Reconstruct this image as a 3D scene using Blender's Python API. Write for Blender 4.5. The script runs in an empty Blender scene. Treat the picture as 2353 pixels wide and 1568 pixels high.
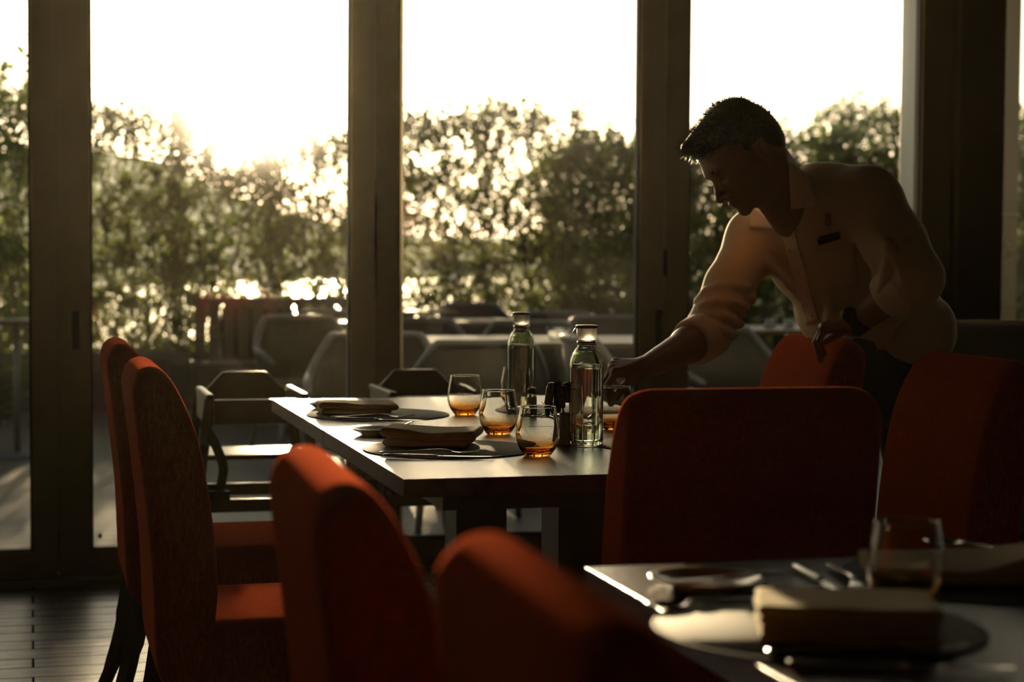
import bpy, bmesh, math, random
import numpy as np
from mathutils import Vector, Matrix, noise

# ------------------------------------------------------------------ camera, sky, sun, exposure
S = bpy.context.scene
COL = S.collection
FPX = 4200.0
CAM_H = 1.14
YAW, PITCH, ROLL = math.radians(14.75), math.radians(2.645), math.radians(0.35)
cam_d = bpy.data.cameras.new('camera')
cam = bpy.data.objects.new('camera', cam_d); COL.objects.link(cam)
cam_d.sensor_width = 36.0
cam_d.lens = FPX / 2353.0 * 36.0
cam_d.clip_start = 0.05; cam_d.clip_end = 5000
CR = Matrix.Rotation(-YAW, 3, 'Z') @ Matrix.Rotation(math.pi/2 - PITCH, 3, 'X') @ Matrix.Rotation(ROLL, 3, 'Z')
CAMP = Vector((0, 0, CAM_H))
cam.matrix_world = Matrix.Translation(CAMP) @ CR.to_4x4()
cam_d.dof.use_dof = True
cam_d.dof.focus_distance = 3.75
cam_d.dof.aperture_fstop = 3.7
cam_d.dof.aperture_blades = 9
S.camera = cam

S.view_settings.view_transform = 'Standard'
S.view_settings.look = 'None'
S.view_settings.gamma = 1
S.view_settings.use_curve_mapping = False
S.view_settings.exposure = 0.0
S.cycles.max_bounces = 14
S.cycles.transmission_bounces = 12
S.cycles.transparent_max_bounces = 24
S.cycles.glossy_bounces = 6
S.cycles.diffuse_bounces = 4
S.cycles.sample_clamp_indirect = 8.0
S.cycles.use_denoising = True

def ray(px, py):
    return (CR @ Vector(((px-1176.5)/FPX, -(py-784)/FPX, -1.0)))
def W(px, py, Z):            # point at depth Z along a line of sight (used to take measurements)
    return CAMP + ray(px, py) * Z
def PZ(px, py, z):
    d = ray(px, py); return CAMP + d * ((z-CAM_H)/d.z)
def PY(px, py, y):
    d = ray(px, py); return CAMP + d * (y/d.y)

SUN_AZ = ray(715, 590); SUN_EL = math.radians(7.2)
az = math.atan2(SUN_AZ.x, SUN_AZ.y)
SUN_DIR = Vector((math.sin(az)*math.cos(SUN_EL), math.cos(az)*math.cos(SUN_EL), math.sin(SUN_EL)))
sd = bpy.data.lights.new('sun', 'SUN'); sun = bpy.data.objects.new('sun', sd); COL.objects.link(sun)
sd.energy = 25.0; sd.color = (1.0, 0.72, 0.43); sd.angle = math.radians(0.9)
sun.rotation_euler = (-SUN_DIR).to_track_quat('-Z', 'Y').to_euler()
sun.location = SUN_DIR * 60

world = bpy.data.worlds.new('sky'); S.world = world; world.use_nodes = True
wn = world.node_tree; wn.nodes.clear()
wo = wn.nodes.new('ShaderNodeOutputWorld'); wb = wn.nodes.new('ShaderNodeBackground')
sk = wn.nodes.new('ShaderNodeTexSky'); sk.sky_type = 'NISHITA'; sk.sun_disc = False
sk.sun_elevation = SUN_EL; sk.sun_rotation = az
sk.air_density = 1.2; sk.dust_density = 2.0; sk.ozone_density = 1.0
wb.inputs['Strength'].default_value = 0.17
hs = wn.nodes.new('ShaderNodeHueSaturation'); hs.inputs['Saturation'].default_value = .6
wn.links.new(sk.outputs[0], hs.inputs['Color']); wn.links.new(hs.outputs[0], wb.inputs[0]); wn.links.new(wb.outputs[0], wo.inputs[0])

# ------------------------------------------------------------------ materials
MATS = {}
def pr(name, col, rough=0.5, metal=0.0, spec=0.5, bump=None, noise_col=None, sheen=0, coat=0, trans=0, ior=1.45, sss=0):
    m = bpy.data.materials.new(name); m.use_nodes = True; MATS[name] = m
    nt = m.node_tree; b = nt.nodes['Principled BSDF']
    b.inputs['Base Color'].default_value = (*col, 1)
    b.inputs['Roughness'].default_value = rough
    b.inputs['Metallic'].default_value = metal
    b.inputs['Specular IOR Level'].default_value = spec
    b.inputs['IOR'].default_value = ior
    b.inputs['Transmission Weight'].default_value = trans
    b.inputs['Sheen Weight'].default_value = sheen
    b.inputs['Sheen Roughness'].default_value = 0.4
    b.inputs['Coat Weight'].default_value = coat
    tc = nt.nodes.new('ShaderNodeTexCoord')
    if noise_col:
        col2, sc, stretch = noise_col
        mp = nt.nodes.new('ShaderNodeMapping'); mp.inputs['Scale'].default_value = stretch
        n = nt.nodes.new('ShaderNodeTexNoise'); n.inputs['Scale'].default_value = sc; n.inputs['Detail'].default_value = 5
        mx = nt.nodes.new('ShaderNodeMix'); mx.data_type = 'RGBA'
        mx.inputs[6].default_value = (*col, 1); mx.inputs[7].default_value = (*col2, 1)
        cr = nt.nodes.new('ShaderNodeMapRange'); cr.inputs[1].default_value = .35; cr.inputs[2].default_value = .65
        nt.links.new(tc.outputs['Object'], mp.inputs[0]); nt.links.new(mp.outputs[0], n.inputs['Vector'])
        nt.links.new(n.outputs['Fac'], cr.inputs[0]); nt.links.new(cr.outputs[0], mx.inputs[0])
        nt.links.new(mx.outputs[2], b.inputs['Base Color'])
    if bump:
        sc, st, stretch = bump
        mp = nt.nodes.new('ShaderNodeMapping'); mp.inputs['Scale'].default_value = stretch
        n = nt.nodes.new('ShaderNodeTexNoise'); n.inputs['Scale'].default_value = sc; n.inputs['Detail'].default_value = 4
        bp = nt.nodes.new('ShaderNodeBump'); bp.inputs['Strength'].default_value = st; bp.inputs['Distance'].default_value = 0.002
        nt.links.new(tc.outputs['Object'], mp.inputs[0]); nt.links.new(mp.outputs[0], n.inputs['Vector'])
        nt.links.new(n.outputs['Fac'], bp.inputs['Height']); nt.links.new(bp.outputs[0], b.inputs['Normal'])
    return m

def weave(name, c1, c2, scale=1000):
    """woven upholstery: crossed threads in colour and bump"""
    m = pr(name, c1, 0.95, sheen=0.55, spec=0.0)
    nt = m.node_tree; b = nt.nodes['Principled BSDF']
    b.inputs['Sheen Tint'].default_value = (min(1, c1[0]*3), c1[1]*3.6, c1[2]*6, 1); b.inputs['Sheen Roughness'].default_value = .35
    tc = nt.nodes.new('ShaderNodeTexCoord')
    ns = []
    for st in ((1, 6, .25), (1, .25, 6), (6, 1, .3)):
        mp = nt.nodes.new('ShaderNodeMapping'); mp.inputs['Scale'].default_value = st
        n = nt.nodes.new('ShaderNodeTexNoise'); n.inputs['Scale'].default_value = scale/4; n.inputs['Detail'].default_value = 3
        nt.links.new(tc.outputs['Object'], mp.inputs[0]); nt.links.new(mp.outputs[0], n.inputs['Vector']); ns.append(n)
    a = nt.nodes.new('ShaderNodeMath'); a.operation = 'ADD'; a2 = nt.nodes.new('ShaderNodeMath'); a2.operation = 'ADD'
    nt.links.new(ns[0].outputs[0], a.inputs[0]); nt.links.new(ns[1].outputs[0], a.inputs[1])
    nt.links.new(a.outputs[0], a2.inputs[0]); nt.links.new(ns[2].outputs[0], a2.inputs[1])
    mr = nt.nodes.new('ShaderNodeMapRange'); mr.inputs[1].default_value = 1.2; mr.inputs[2].default_value = 1.8
    mx = nt.nodes.new('ShaderNodeMix'); mx.data_type = 'RGBA'
    mx.inputs[6].default_value = (*c1, 1); mx.inputs[7].default_value = (*c2, 1)
    nt.links.new(a2.outputs[0], mr.inputs[0]); nt.links.new(mr.outputs[0], mx.inputs[0]); nt.links.new(mx.outputs[2], b.inputs['Base Color'])
    bp = nt.nodes.new('ShaderNodeBump'); bp.inputs['Strength'].default_value = .7; bp.inputs['Distance'].default_value = .0015
    nt.links.new(a2.outputs[0], bp.inputs['Height']); nt.links.new(bp.outputs[0], b.inputs['Normal'])
    return m

def planks(name, c1, c2, gap, width, length, rough, rvar=.15, bump=.5, coat=0):
    m = pr(name, c1, rough); nt = m.node_tree; b = nt.nodes['Principled BSDF']
    tc = nt.nodes.new('ShaderNodeTexCoord')
    br = nt.nodes.new('ShaderNodeTexBrick')
    br.inputs['Color1'].default_value = (*c1, 1); br.inputs['Color2'].default_value = (*c2, 1); br.inputs['Mortar'].default_value = (*gap, 1)
    br.inputs['Scale'].default_value = 1; br.inputs['Mortar Size'].default_value = .0042; br.inputs['Mortar Smooth'].default_value = .3
    br.inputs['Brick Width'].default_value = length; br.inputs['Row Height'].default_value = width; br.offset = .37; br.offset_frequency = 2
    nt.links.new(tc.outputs['Object'], br.inputs['Vector'])
    mp = nt.nodes.new('ShaderNodeMapping'); mp.inputs['Scale'].default_value = (1.2, 22, 1)
    n = nt.nodes.new('ShaderNodeTexNoise'); n.inputs['Scale'].default_value = 2.5; n.inputs['Detail'].default_value = 7; n.inputs['Distortion'].default_value = .4
    nt.links.new(tc.outputs['Object'], mp.inputs[0]); nt.links.new(mp.outputs[0], n.inputs['Vector'])
    mx = nt.nodes.new('ShaderNodeMix'); mx.data_type = 'RGBA'; mx.blend_type = 'MULTIPLY'; mx.inputs[0].default_value = .7
    rp = nt.nodes.new('ShaderNodeValToRGB'); rp.color_ramp.elements[0].position = .3; rp.color_ramp.elements[0].color = (.45, .45, .45, 1); rp.color_ramp.elements[1].position = .7
    nt.links.new(n.outputs[0], rp.inputs[0]); nt.links.new(br.outputs['Color'], mx.inputs[6]); nt.links.new(rp.outputs[0], mx.inputs[7])
    nt.links.new(mx.outputs[2], b.inputs['Base Color'])
    mr = nt.nodes.new('ShaderNodeMapRange'); mr.inputs[1].default_value = .3; mr.inputs[2].default_value = .7
    mr.inputs[3].default_value = rough-rvar/2; mr.inputs[4].default_value = rough+rvar/2
    nt.links.new(n.outputs[0], mr.inputs[0]); nt.links.new(mr.outputs[0], b.inputs['Roughness'])
    gs = nt.nodes.new('ShaderNodeMapRange'); gs.inputs[3].default_value = .5; gs.inputs[4].default_value = 0
    nt.links.new(br.outputs['Fac'], gs.inputs[0]); nt.links.new(gs.outputs[0], b.inputs['Specular IOR Level'])
    if coat:
        gc = nt.nodes.new('ShaderNodeMapRange'); gc.inputs[3].default_value = coat; gc.inputs[4].default_value = 0
        nt.links.new(br.outputs['Fac'], gc.inputs[0]); nt.links.new(gc.outputs[0], b.inputs['Coat Weight'])
    inv = nt.nodes.new('ShaderNodeMath'); inv.operation = 'MULTIPLY_ADD'; inv.inputs[1].default_value = -1.5
    nt.links.new(br.outputs['Fac'], inv.inputs[0]); nt.links.new(n.outputs[0], inv.inputs[2])
    bp = nt.nodes.new('ShaderNodeBump'); bp.inputs['Strength'].default_value = bump; bp.inputs['Distance'].default_value = .003
    nt.links.new(inv.outputs[0], bp.inputs['Height']); nt.links.new(bp.outputs[0], b.inputs['Normal'])
    return m

def glass_pane(name, tint=(.93, .95, .92), sun_glow=.012, rough=.34):
    m = bpy.data.materials.new(name); m.use_nodes = True; nt = m.node_tree; nt.nodes.clear(); MATS[name] = m
    o = nt.nodes.new('ShaderNodeOutputMaterial')
    tr = nt.nodes.new('ShaderNodeBsdfTransparent'); tr.inputs[0].default_value = (*tint, 1)
    gl = nt.nodes.new('ShaderNodeBsdfGlossy'); gl.inputs['Roughness'].default_value = .02; gl.inputs[0].default_value = (.8, .8, .8, 1)
    fr = nt.nodes.new('ShaderNodeFresnel'); fr.inputs[0].default_value = 1.45
    mx = nt.nodes.new('ShaderNodeMixShader'); nt.links.new(fr.outputs[0], mx.inputs[0]); nt.links.new(tr.outputs[0], mx.inputs[1]); nt.links.new(gl.outputs[0], mx.inputs[2])
    if sun_glow:  # scatter lobe added so the pane glows near the sun, like lens glare
        rf = nt.nodes.new('ShaderNodeBsdfRefraction'); rf.inputs['IOR'].default_value = 1.25; rf.inputs['Roughness'].default_value = rough
        n = nt.nodes.new('ShaderNodeTexNoise'); n.inputs['Scale'].default_value = 3; n.inputs['Detail'].default_value = 6
        tc = nt.nodes.new('ShaderNodeTexCoord'); nt.links.new(tc.outputs['Object'], n.inputs['Vector'])
        mr = nt.nodes.new('ShaderNodeMapRange'); mr.inputs[1].default_value = .3; mr.inputs[2].default_value = .7; mr.inputs[3].default_value = sun_glow*.7; mr.inputs[4].default_value = sun_glow*1.3
        nt.links.new(n.outputs[0], mr.inputs[0])
        m2 = nt.nodes.new('ShaderNodeMixShader'); nt.links.new(mr.outputs[0], m2.inputs[0])
        nt.links.new(mx.outputs[0], m2.inputs[1]); nt.links.new(rf.outputs[0], m2.inputs[2]); mx = m2
    nt.links.new(mx.outputs[0], o.inputs[0]); return m

def drink_glass(name, z0=None, z1=None, low=(.90, .66, .34), high=(.97, .97, .95), ior=1.45):
    """clear glass; optional amber stain fading upwards from the thick base"""
    m = bpy.data.materials.new(name); m.use_nodes = True; nt = m.node_tree; nt.nodes.clear(); MATS[name] = m
    o = nt.nodes.new('ShaderNodeOutputMaterial'); g = nt.nodes.new('ShaderNodeBsdfGlass'); g.inputs['Roughness'].default_value = 0.0; g.inputs['IOR'].default_value = ior
    g.inputs[0].default_value = (*high, 1)
    if z0 is not None:
        tc = nt.nodes.new('ShaderNodeTexCoord'); sp = nt.nodes.new('ShaderNodeSeparateXYZ'); mr = nt.nodes.new('ShaderNodeMapRange')
        mr.inputs[1].default_value = z0; mr.inputs[2].default_value = z1; mr.interpolation_type = 'SMOOTHSTEP'
        mx = nt.nodes.new('ShaderNodeMix'); mx.data_type = 'RGBA'; mx.inputs[6].default_value = (*low, 1); mx.inputs[7].default_value = (*high, 1)
        nt.links.new(tc.outputs['Object'], sp.inputs[0]); nt.links.new(sp.outputs[2], mr.inputs[0]); nt.links.new(mr.outputs[0], mx.inputs[0]); nt.links.new(mx.outputs[2], g.inputs[0])
    nt.links.new(g.outputs[0], o.inputs[0]); return m

def thin_cloth(name, col, rough, tw=.3, **k):
    m = pr(name, col, rough, spec=.1, **k); nt = m.node_tree; b = nt.nodes['Principled BSDF']
    o = [n for n in nt.nodes if n.type == 'OUTPUT_MATERIAL'][0]
    t = nt.nodes.new('ShaderNodeBsdfTranslucent'); t.inputs[0].default_value = (col[0]*1.2, col[1]*1.1, col[2]*.9, 1)
    s = nt.nodes.new('ShaderNodeMixShader'); s.inputs[0].default_value = tw
    nt.links.new(b.outputs[0], s.inputs[1]); nt.links.new(t.outputs[0], s.inputs[2]); nt.links.new(s.outputs[0], o.inputs[0]); return m

def leaf_mat(name, col, tcol, tw=.45):
    m = bpy.data.materials.new(name); m.use_nodes = True; nt = m.node_tree; nt.nodes.clear(); MATS[name] = m
    o = nt.nodes.new('ShaderNodeOutputMaterial'); d = nt.nodes.new('ShaderNodeBsdfPrincipled'); t = nt.nodes.new('ShaderNodeBsdfTranslucent')
    d.inputs['Roughness'].default_value = .45
    ge = nt.nodes.new('ShaderNodeNewGeometry')
    mx = nt.nodes.new('ShaderNodeMix'); mx.data_type = 'RGBA'; mx.inputs[6].default_value = (*col, 1); mx.inputs[7].default_value = (col[0]*1.8, col[1]*1.5, col[2]*.8, 1)
    nt.links.new(ge.outputs['Random Per Island'], mx.inputs[0]); nt.links.new(mx.outputs[2], d.inputs['Base Color'])
    t.inputs[0].default_value = (*tcol, 1)
    s = nt.nodes.new('ShaderNodeMixShader'); s.inputs[0].default_value = tw
    nt.links.new(d.outputs[0], s.inputs[1]); nt.links.new(t.outputs[0], s.inputs[2]); nt.links.new(s.outputs[0], o.inputs[0]); return m

M_RED = weave('orange_upholstery', (.32, .056, .016), (.14, .020, .006))
M_GREY = weave('grey_upholstery', (.16, .155, .13), (.10, .095, .08))
M_WOODLEG = pr('dark_leg_wood', (.02, .013, .009), .35)
M_TABLE = pr('table_wood', (.045, .028, .016), .24, spec=.36, bump=(60, .35, (1, 14, 1)), noise_col=((.025, .016, .01), 30, (1, 14, 1)))
M_PED = pr('pedestal_black', (.016, .012, .008), .5)
M_MAT = pr('placemat_grey', (.04, .043, .032), .72, spec=.14, bump=(900, .25, (1, 1, 1)))
M_NAP = thin_cloth('napkin_linen', (.47, .38, .19), .85, sheen=.2, bump=(700, .3, (1, 1, 1)))
M_STEEL = pr('steel', (.62, .60, .56), .16, 1.0)
M_STEELB = pr('brushed_steel', (.5, .5, .48), .32, 1.0)
M_FRAME = pr('frame_bronze', (.13, .10, .055), .42, spec=.4, bump=(40, .05, (1, 1, .05)))
M_SEAL = pr('rubber_seal', (.008, .008, .008), .6)
M_HAND = pr('handle_black', (.008, .006, .004), .6)
M_FLOOR = planks('floor_boards', (.03, .028, .022), (.02, .018, .015), (.006, .005, .004), .12, 1.35, .32, bump=1.0, rvar=.25, coat=.9)
M_FLOOR.node_tree.nodes['Principled BSDF'].inputs['Coat Roughness'].default_value = .33
M_DECK = planks('deck_boards', (.075, .085, .085), (.05, .058, .058), (.01, .01, .01), .12, 2.3, .46, bump=.8)
M_WALL = pr('wall_dark', (.012, .010, .005), .7)
M_CEIL = pr('ceiling_dark', (.014, .011, .007), .8)
M_PANE = glass_pane('window_glass')
M_GL = drink_glass('amber_glass', .006, .045)
M_CLEAR = drink_glass('clear_glass', high=(.96, .97, .95))
M_BOT = drink_glass('bottle_glass', high=(.90, .92, .88))
M_WATER_IN = drink_glass('water_in_bottle', high=(.98, .98, .97), ior=1.33)
M_HC = pr('high_chair_wood', (.03, .017, .009), .35, bump=(40, .1, (1, 1, 10)))
M_STRAP = pr('strap_black', (.01, .01, .008), .7)
M_SHIRT = pr('shirt_cotton', (.56, .49, .34), .85, sheen=.1, bump=(9, .6, (1, 1, 1)))
M_SHIRT2 = pr('shirt_collar_cotton', (.74, .64, .50), .85, sheen=.15)
M_SKIN = pr('skin', (.24, .11, .06), .5, bump=(300, .1, (1, 1, 1)))
M_HAIR = pr('hair', (.012, .009, .007), .45)
M_TROU = pr('trousers', (.012, .012, .015), .8)
M_SHOE = pr('shoe_leather', (.01, .008, .007), .3)
M_TAG = pr('name_tag_black', (.012, .01, .008), .35)
M_GOLD = pr('tag_brass', (.6, .42, .15), .3, 1.0)
M_EMB = pr('emblem_thread', (.30, .10, .06), .8)
M_WATCH = pr('watch_black', (.01, .01, .012), .3)
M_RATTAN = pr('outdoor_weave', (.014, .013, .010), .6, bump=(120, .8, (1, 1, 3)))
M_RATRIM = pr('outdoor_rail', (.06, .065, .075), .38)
M_CUSH = pr('outdoor_cushion', (.08, .075, .06), .85)
M_OTAB = pr('outdoor_table_top', (.07, .055, .04), .36, bump=(50, .2, (14, 1, 1)))
M_PLANT = pr('planter_dark', (.035, .032, .028), .55)
M_SOIL = pr('soil', (.03, .02, .012), .9)
M_STEM = pr('stem_bark', (.06, .045, .03), .8)
M_LEAF = leaf_mat('hedge_leaf', (.035, .055, .012), (.13, .17, .02), .40)
M_LEAF2 = leaf_mat('hedge_leaf_dark', (.025, .045, .010), (.10, .16, .015), .38)
M_PLATE = pr('plate_amber', (.42, .28, .11), .22, coat=.5, bump=(60, .2, (1, 1, 1)))
M_PLATE2 = pr('plate_dark_hammered', (.03, .022, .012), .2, bump=(260, 1.0, (1, 1, 1)))
M_STOP = pr('stopper_frosted', (.95, .9, .8), .22, trans=1, bump=(500, .6, (1, 1, 1)))
M_DRY = pr('dried_petals', (.03, .022, .012), .7)
M_VASE = pr('vase_ceramic', (.07, .06, .045), .5)
M_RAIL = pr('railing_metal', (.4, .38, .34), .3, 1.0)

# ------------------------------------------------------------------ mesh helpers
def tag(o, label=None, cat=None, group=None, kind=None):
    if label: o['label'] = label
    if cat: o['category'] = cat
    if group: o['group'] = group
    if kind: o['kind'] = kind
    return o
def empty(name, loc=(0, 0, 0), rz=0, **k):
    o = bpy.data.objects.new(name, None); COL.objects.link(o); o.location = loc; o.rotation_euler = (0, 0, rz)
    o.empty_display_size = .05
    return tag(o, **k)
def obj(name, bm, mat, parent=None, smooth=True, bevel=0, seg=2, subsurf=0, **k):
    me = bpy.data.meshes.new(name)
    if isinstance(bm, tuple):
        me.from_pydata(bm[0], [], bm[1])
    else:
        bmesh.ops.recalc_face_normals(bm, faces=bm.faces); bm.to_mesh(me); bm.free()
    for m in (mat if isinstance(mat, (list, tuple)) else [mat]): me.materials.append(m)
    if smooth:
        for p in me.polygons: p.use_smooth = True
    me.update()
    o = bpy.data.objects.new(name, me); COL.objects.link(o)
    if parent: o.parent = parent
    if bevel:
        b = o.modifiers.new('bevel', 'BEVEL'); b.width = bevel; b.segments = seg; b.limit_method = 'ANGLE'; b.angle_limit = .6
        if smooth: b.harden_normals = False
        w = o.modifiers.new('wn', 'WEIGHTED_NORMAL'); w.keep_sharp = False
    if subsurf:
        s = o.modifiers.new('sub', 'SUBSURF'); s.levels = subsurf; s.render_levels = subsurf
    return tag(o, **k)
def box(bm, a, b, mat=None):
    vs = [bm.verts.new((x, y, z)) for x in (a[0], b[0]) for y in (a[1], b[1]) for z in (a[2], b[2])]
    for f in ((0, 1, 3, 2), (4, 6, 7, 5), (0, 4, 5, 1), (2, 3, 7, 6), (0, 2, 6, 4), (1, 5, 7, 3)):
        fc = bm.faces.new([vs[i] for i in f])
    return vs
def boxm(a, b): bm = bmesh.new(); box(bm, a, b); return bm
def hexa(bm, q0, q1):
    """solid between two quads (lists of 4 points)"""
    v = [bm.verts.new(p) for p in q0] + [bm.verts.new(p) for p in q1]
    bm.faces.new(v[:4][::-1]); bm.faces.new(v[4:])
    for i in range(4):
        j = (i+1) % 4; bm.faces.new((v[i], v[j], v[4+j], v[4+i]))
def lathe(bm, prof, n=40, cx=0, cy=0, closed=False):
    rings = []
    for r, z in prof:
        if r < 1e-5: rings.append([bm.verts.new((cx, cy, z))])
        else: rings.append([bm.verts.new((cx+r*math.cos(2*math.pi*i/n), cy+r*math.sin(2*math.pi*i/n), z)) for i in range(n)])
    R = list(range(len(rings)-1))
    for k in R:
        a, b = rings[k], rings[k+1]
        for i in range(n):
            j = (i+1) % n
            if len(a) == 1 and len(b) == 1: continue
            if len(a) == 1: bm.faces.new((a[0], b[i], b[j]))
            elif len(b) == 1: bm.faces.new((a[i], a[j], b[0]))
            else: bm.faces.new((a[i], a[j], b[j], b[i]))
    if closed:
        a, b = rings[-1], rings[0]
        for i in range(n):
            j = (i+1) % n; bm.faces.new((a[i], a[j], b[j], b[i]))
def tube(bm, pts, rads, n=10, flat=None, cap=True):
    """swept tube; rads scalar or list (or (ra,rb) pairs); flat = reference up vector for the rb axis"""
    pts = [Vector(p) for p in pts]; rings = []
    if not isinstance(rads, (list, tuple)) or (len(rads) == 2 and len(pts) != 2 and not isinstance(rads[0], (tuple, list))): rads = [rads]*len(pts)
    prev = None
    for i, p in enumerate(pts):
        t = (pts[min(i+1, len(pts)-1)] - pts[max(i-1, 0)]).normalized()
        ref = Vector(flat) if flat is not None else (prev if prev is not None else (Vector((0, 0, 1)) if abs(t.z) < .9 else Vector((1, 0, 0))))
        u = (ref - t*ref.dot(t))
        if u.length < 1e-4: u = t.orthogonal()
        u.normalize(); v = t.cross(u); prev = u
        r = rads[i]; ra, rb = (r if isinstance(r, (tuple, list)) else (r, r))
        rings.append([bm.verts.new(p + v*ra*math.cos(2*math.pi*k/n) + u*rb*math.sin(2*math.pi*k/n)) for k in range(n)])
    for a, b in zip(rings, rings[1:]):
        for i in range(n):
            j = (i+1) % n; bm.faces.new((a[i], a[j], b[j], b[i]))
    if cap:
        bm.faces.new(rings[0][::-1]); bm.faces.new(rings[-1])
def tubem(*a, **k): bm = bmesh.new(); tube(bm, *a, **k); return bm
def lathem(*a, **k): bm = bmesh.new(); lathe(bm, *a, **k); return bm
def catmull(P, n=6):
    P = [Vector(p) for p in P]; out = []
    for i in range(len(P)-1):
        p0, p1, p2, p3 = P[max(i-1, 0)], P[i], P[i+1], P[min(i+2, len(P)-1)]
        for k in range(n):
            t = k/n
            out.append(.5*((2*p1) + (p2-p0)*t + (2*p0-5*p1+4*p2-p3)*t*t + (3*p1-p0-3*p2+p3)*t**3))
    out.append(P[-1]); return out
def copy_tree(o, parent=None):
    c = o.copy(); COL.objects.link(c)
    if parent: c.parent = parent
    for ch in list(o.children): copy_tree(ch, c)
    return c
USED = set()
def place(proto, loc, rz, **k):
    o = proto if proto.name not in USED else copy_tree(proto)
    USED.add(proto.name)
    o.location = loc; o.rotation_euler = (0, 0, rz)
    return tag(o, **k)

# ------------------------------------------------------------------ the room
WALL_Y = 6.48
CEIL = 3.1
X0, X1, YB = -3.2, 8.0, -5.0
def struct(name, bm, m, parent=None, **k):
    return obj(name, bm, m, parent, kind='structure' if parent is None else None, **k)
struct('floor', boxm((X0, YB, -.1), (X1, WALL_Y+.1, 0)), M_FLOOR, smooth=False)
struct('ceiling', boxm((X0, YB, CEIL), (X1, WALL_Y+.1, CEIL+.15)), M_CEIL, smooth=False)
struct('wall_left', boxm((X0-.15, YB, 0), (X0, WALL_Y+.1, CEIL)), M_WALL, smooth=False)
struct('wall_right', boxm((X1, YB, 0), (X1+.15, WALL_Y+.1, CEIL)), M_WALL, smooth=False)
struct('wall_back', boxm((X0, YB-.15, 0), (X1, YB, CEIL)), M_WALL, smooth=False)
struct('trim_1', boxm((X0, WALL_Y-.05, 2.62), (X1, WALL_Y+.1, CEIL)), M_FRAME, smooth=False)          # header over the folding doors
bm = bmesh.new(); box(bm, (X0, WALL_Y-.07, 0), (X1, WALL_Y+.10, .022)); box(bm, (X0, WALL_Y-.012, .022), (X1, WALL_Y+.005, .034))
struct('trim_2', bm, M_FRAME, smooth=False)                                                           # floor track

def wx(px, y=WALL_Y, py=700): return PY(px, py, y).x
seams = [wx(131), wx(858), wx(1520), wx(2140)]
pitch = (seams[2]-seams[0])/2
def leaf(n, xa, xb, sa, sb, handle=None, hinge=None, blockL=0, blockR=0):
    """one folding glass door leaf: two stiles, two rails, pane"""
    e = empty('door_%d' % n, (xa, WALL_Y, 0), kind='structure')
    w = xb-xa; g = .0015; d = .032
    for x0_, x1_ in ((g, sa), (w-sb, w-g)):
        bm = bmesh.new(); box(bm, (x0_, -d, .036), (x1_, d, 2.6)); o = obj('stile', bm, M_FRAME, e, bevel=.004, smooth=False)
    for z0_, z1_ in ((.036, .115), (2.5, 2.6)):
        obj('rail', boxm((sa, -d+.002, z0_), (w-sb, d-.002, z1_)), M_FRAME, e, bevel=.004, smooth=False)
    bm = bmesh.new()
    for a, b in (((sa, -.018, .115), (sa+.008, .018, 2.5)), ((w-sb-.008, -.018, .115), (w-sb, .018, 2.5)), ((sa, -.018, .115), (w-sb, .018, .123)), ((sa, -.018, 2.492), (w-sb, .018, 2.5))): box(bm, a, b)
    obj('glazing_seal', bm, M_SEAL, e, smooth=False)
    obj('glass_pane', boxm((sa+.006, -.004, .12), (w-sb-.006, .004, 2.495)), M_PANE, e, smooth=False)
    if handle is not None:
        bm = bmesh.new(); box(bm, (handle-.013, -d-.012, .812), (handle+.013, -d+.002, .945)); obj('handle', bm, M_HAND, e, bevel=.003, smooth=False)
    if hinge is not None:
        for z in (1.07, 2.1, .3): obj('hinge', tubem([(hinge, -d-.006, z), (hinge, -d-.006, z+.1)], .009, n=12), M_SEAL, e)
    obj('edge_gasket', boxm((w-.0014, -.02, .04), (w+.0014, .02, 2.6)), M_SEAL, e, smooth=False)
    return e
sA0, sA1 = wx(72), wx(207)
sB0, sB1 = wx(803), wx(912)
sC0, sC1 = wx(1463), wx(1574)
l0 = seams[0]-pitch
leaf(1, l0-pitch, l0, .09, .09)
leaf(2, l0, seams[0], .09, seams[0]-sA0)
e3 = leaf(3, seams[0], seams[1], sA1-seams[0], seams[1]-sB0, handle=wx(173)-seams[0])
obj('etched_mark', boxm((wx(230, py=1257)-seams[0]-.006, -.0052, .152), (wx(230, py=1257)-seams[0]+.006, -.0045, .168)), M_SEAL, e3, smooth=False)
leaf(4, seams[1], seams[2], sB1-seams[1], seams[2]-sC0, handle=seams[2]-seams[1]-.022, hinge=seams[2]-seams[1])
xD = wx(2172)
leaf(5, seams[2], xD, sC1-seams[2], xD-wx(2104))
# corner post and the glazing past it
xE = wx(2276)
struct('trim_3', boxm((xD+.002, WALL_Y-.09, .022), (xE-.002, WALL_Y+.09, 2.62)), pr('corner_post_bronze', (.04, .022, .015), .5), smooth=False, bevel=.004)
leaf(6, xE, xE+1.5, .02, .09)
leaf(7, xE+1.5, xE+3.0, .09, .09)
leaf(8, l0-2*pitch, l0-pitch, .09, .09)
# pale outer casing seen beside two of the posts
struct('trim_4', boxm((sB1-.012, WALL_Y+.034, .036), (sB1+.030, WALL_Y+.075, 2.6)), pr('outer_casing', (.45, .38, .26), .4), smooth=False, bevel=.003)
struct('trim_5', boxm((wx(2072, WALL_Y+.2), WALL_Y+.12, .0), (wx(2104, WALL_Y+.2), WALL_Y+.24, 2.9)), pr('outer_casing_grey', (.18, .20, .22), .4), smooth=False, bevel=.003)

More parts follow.
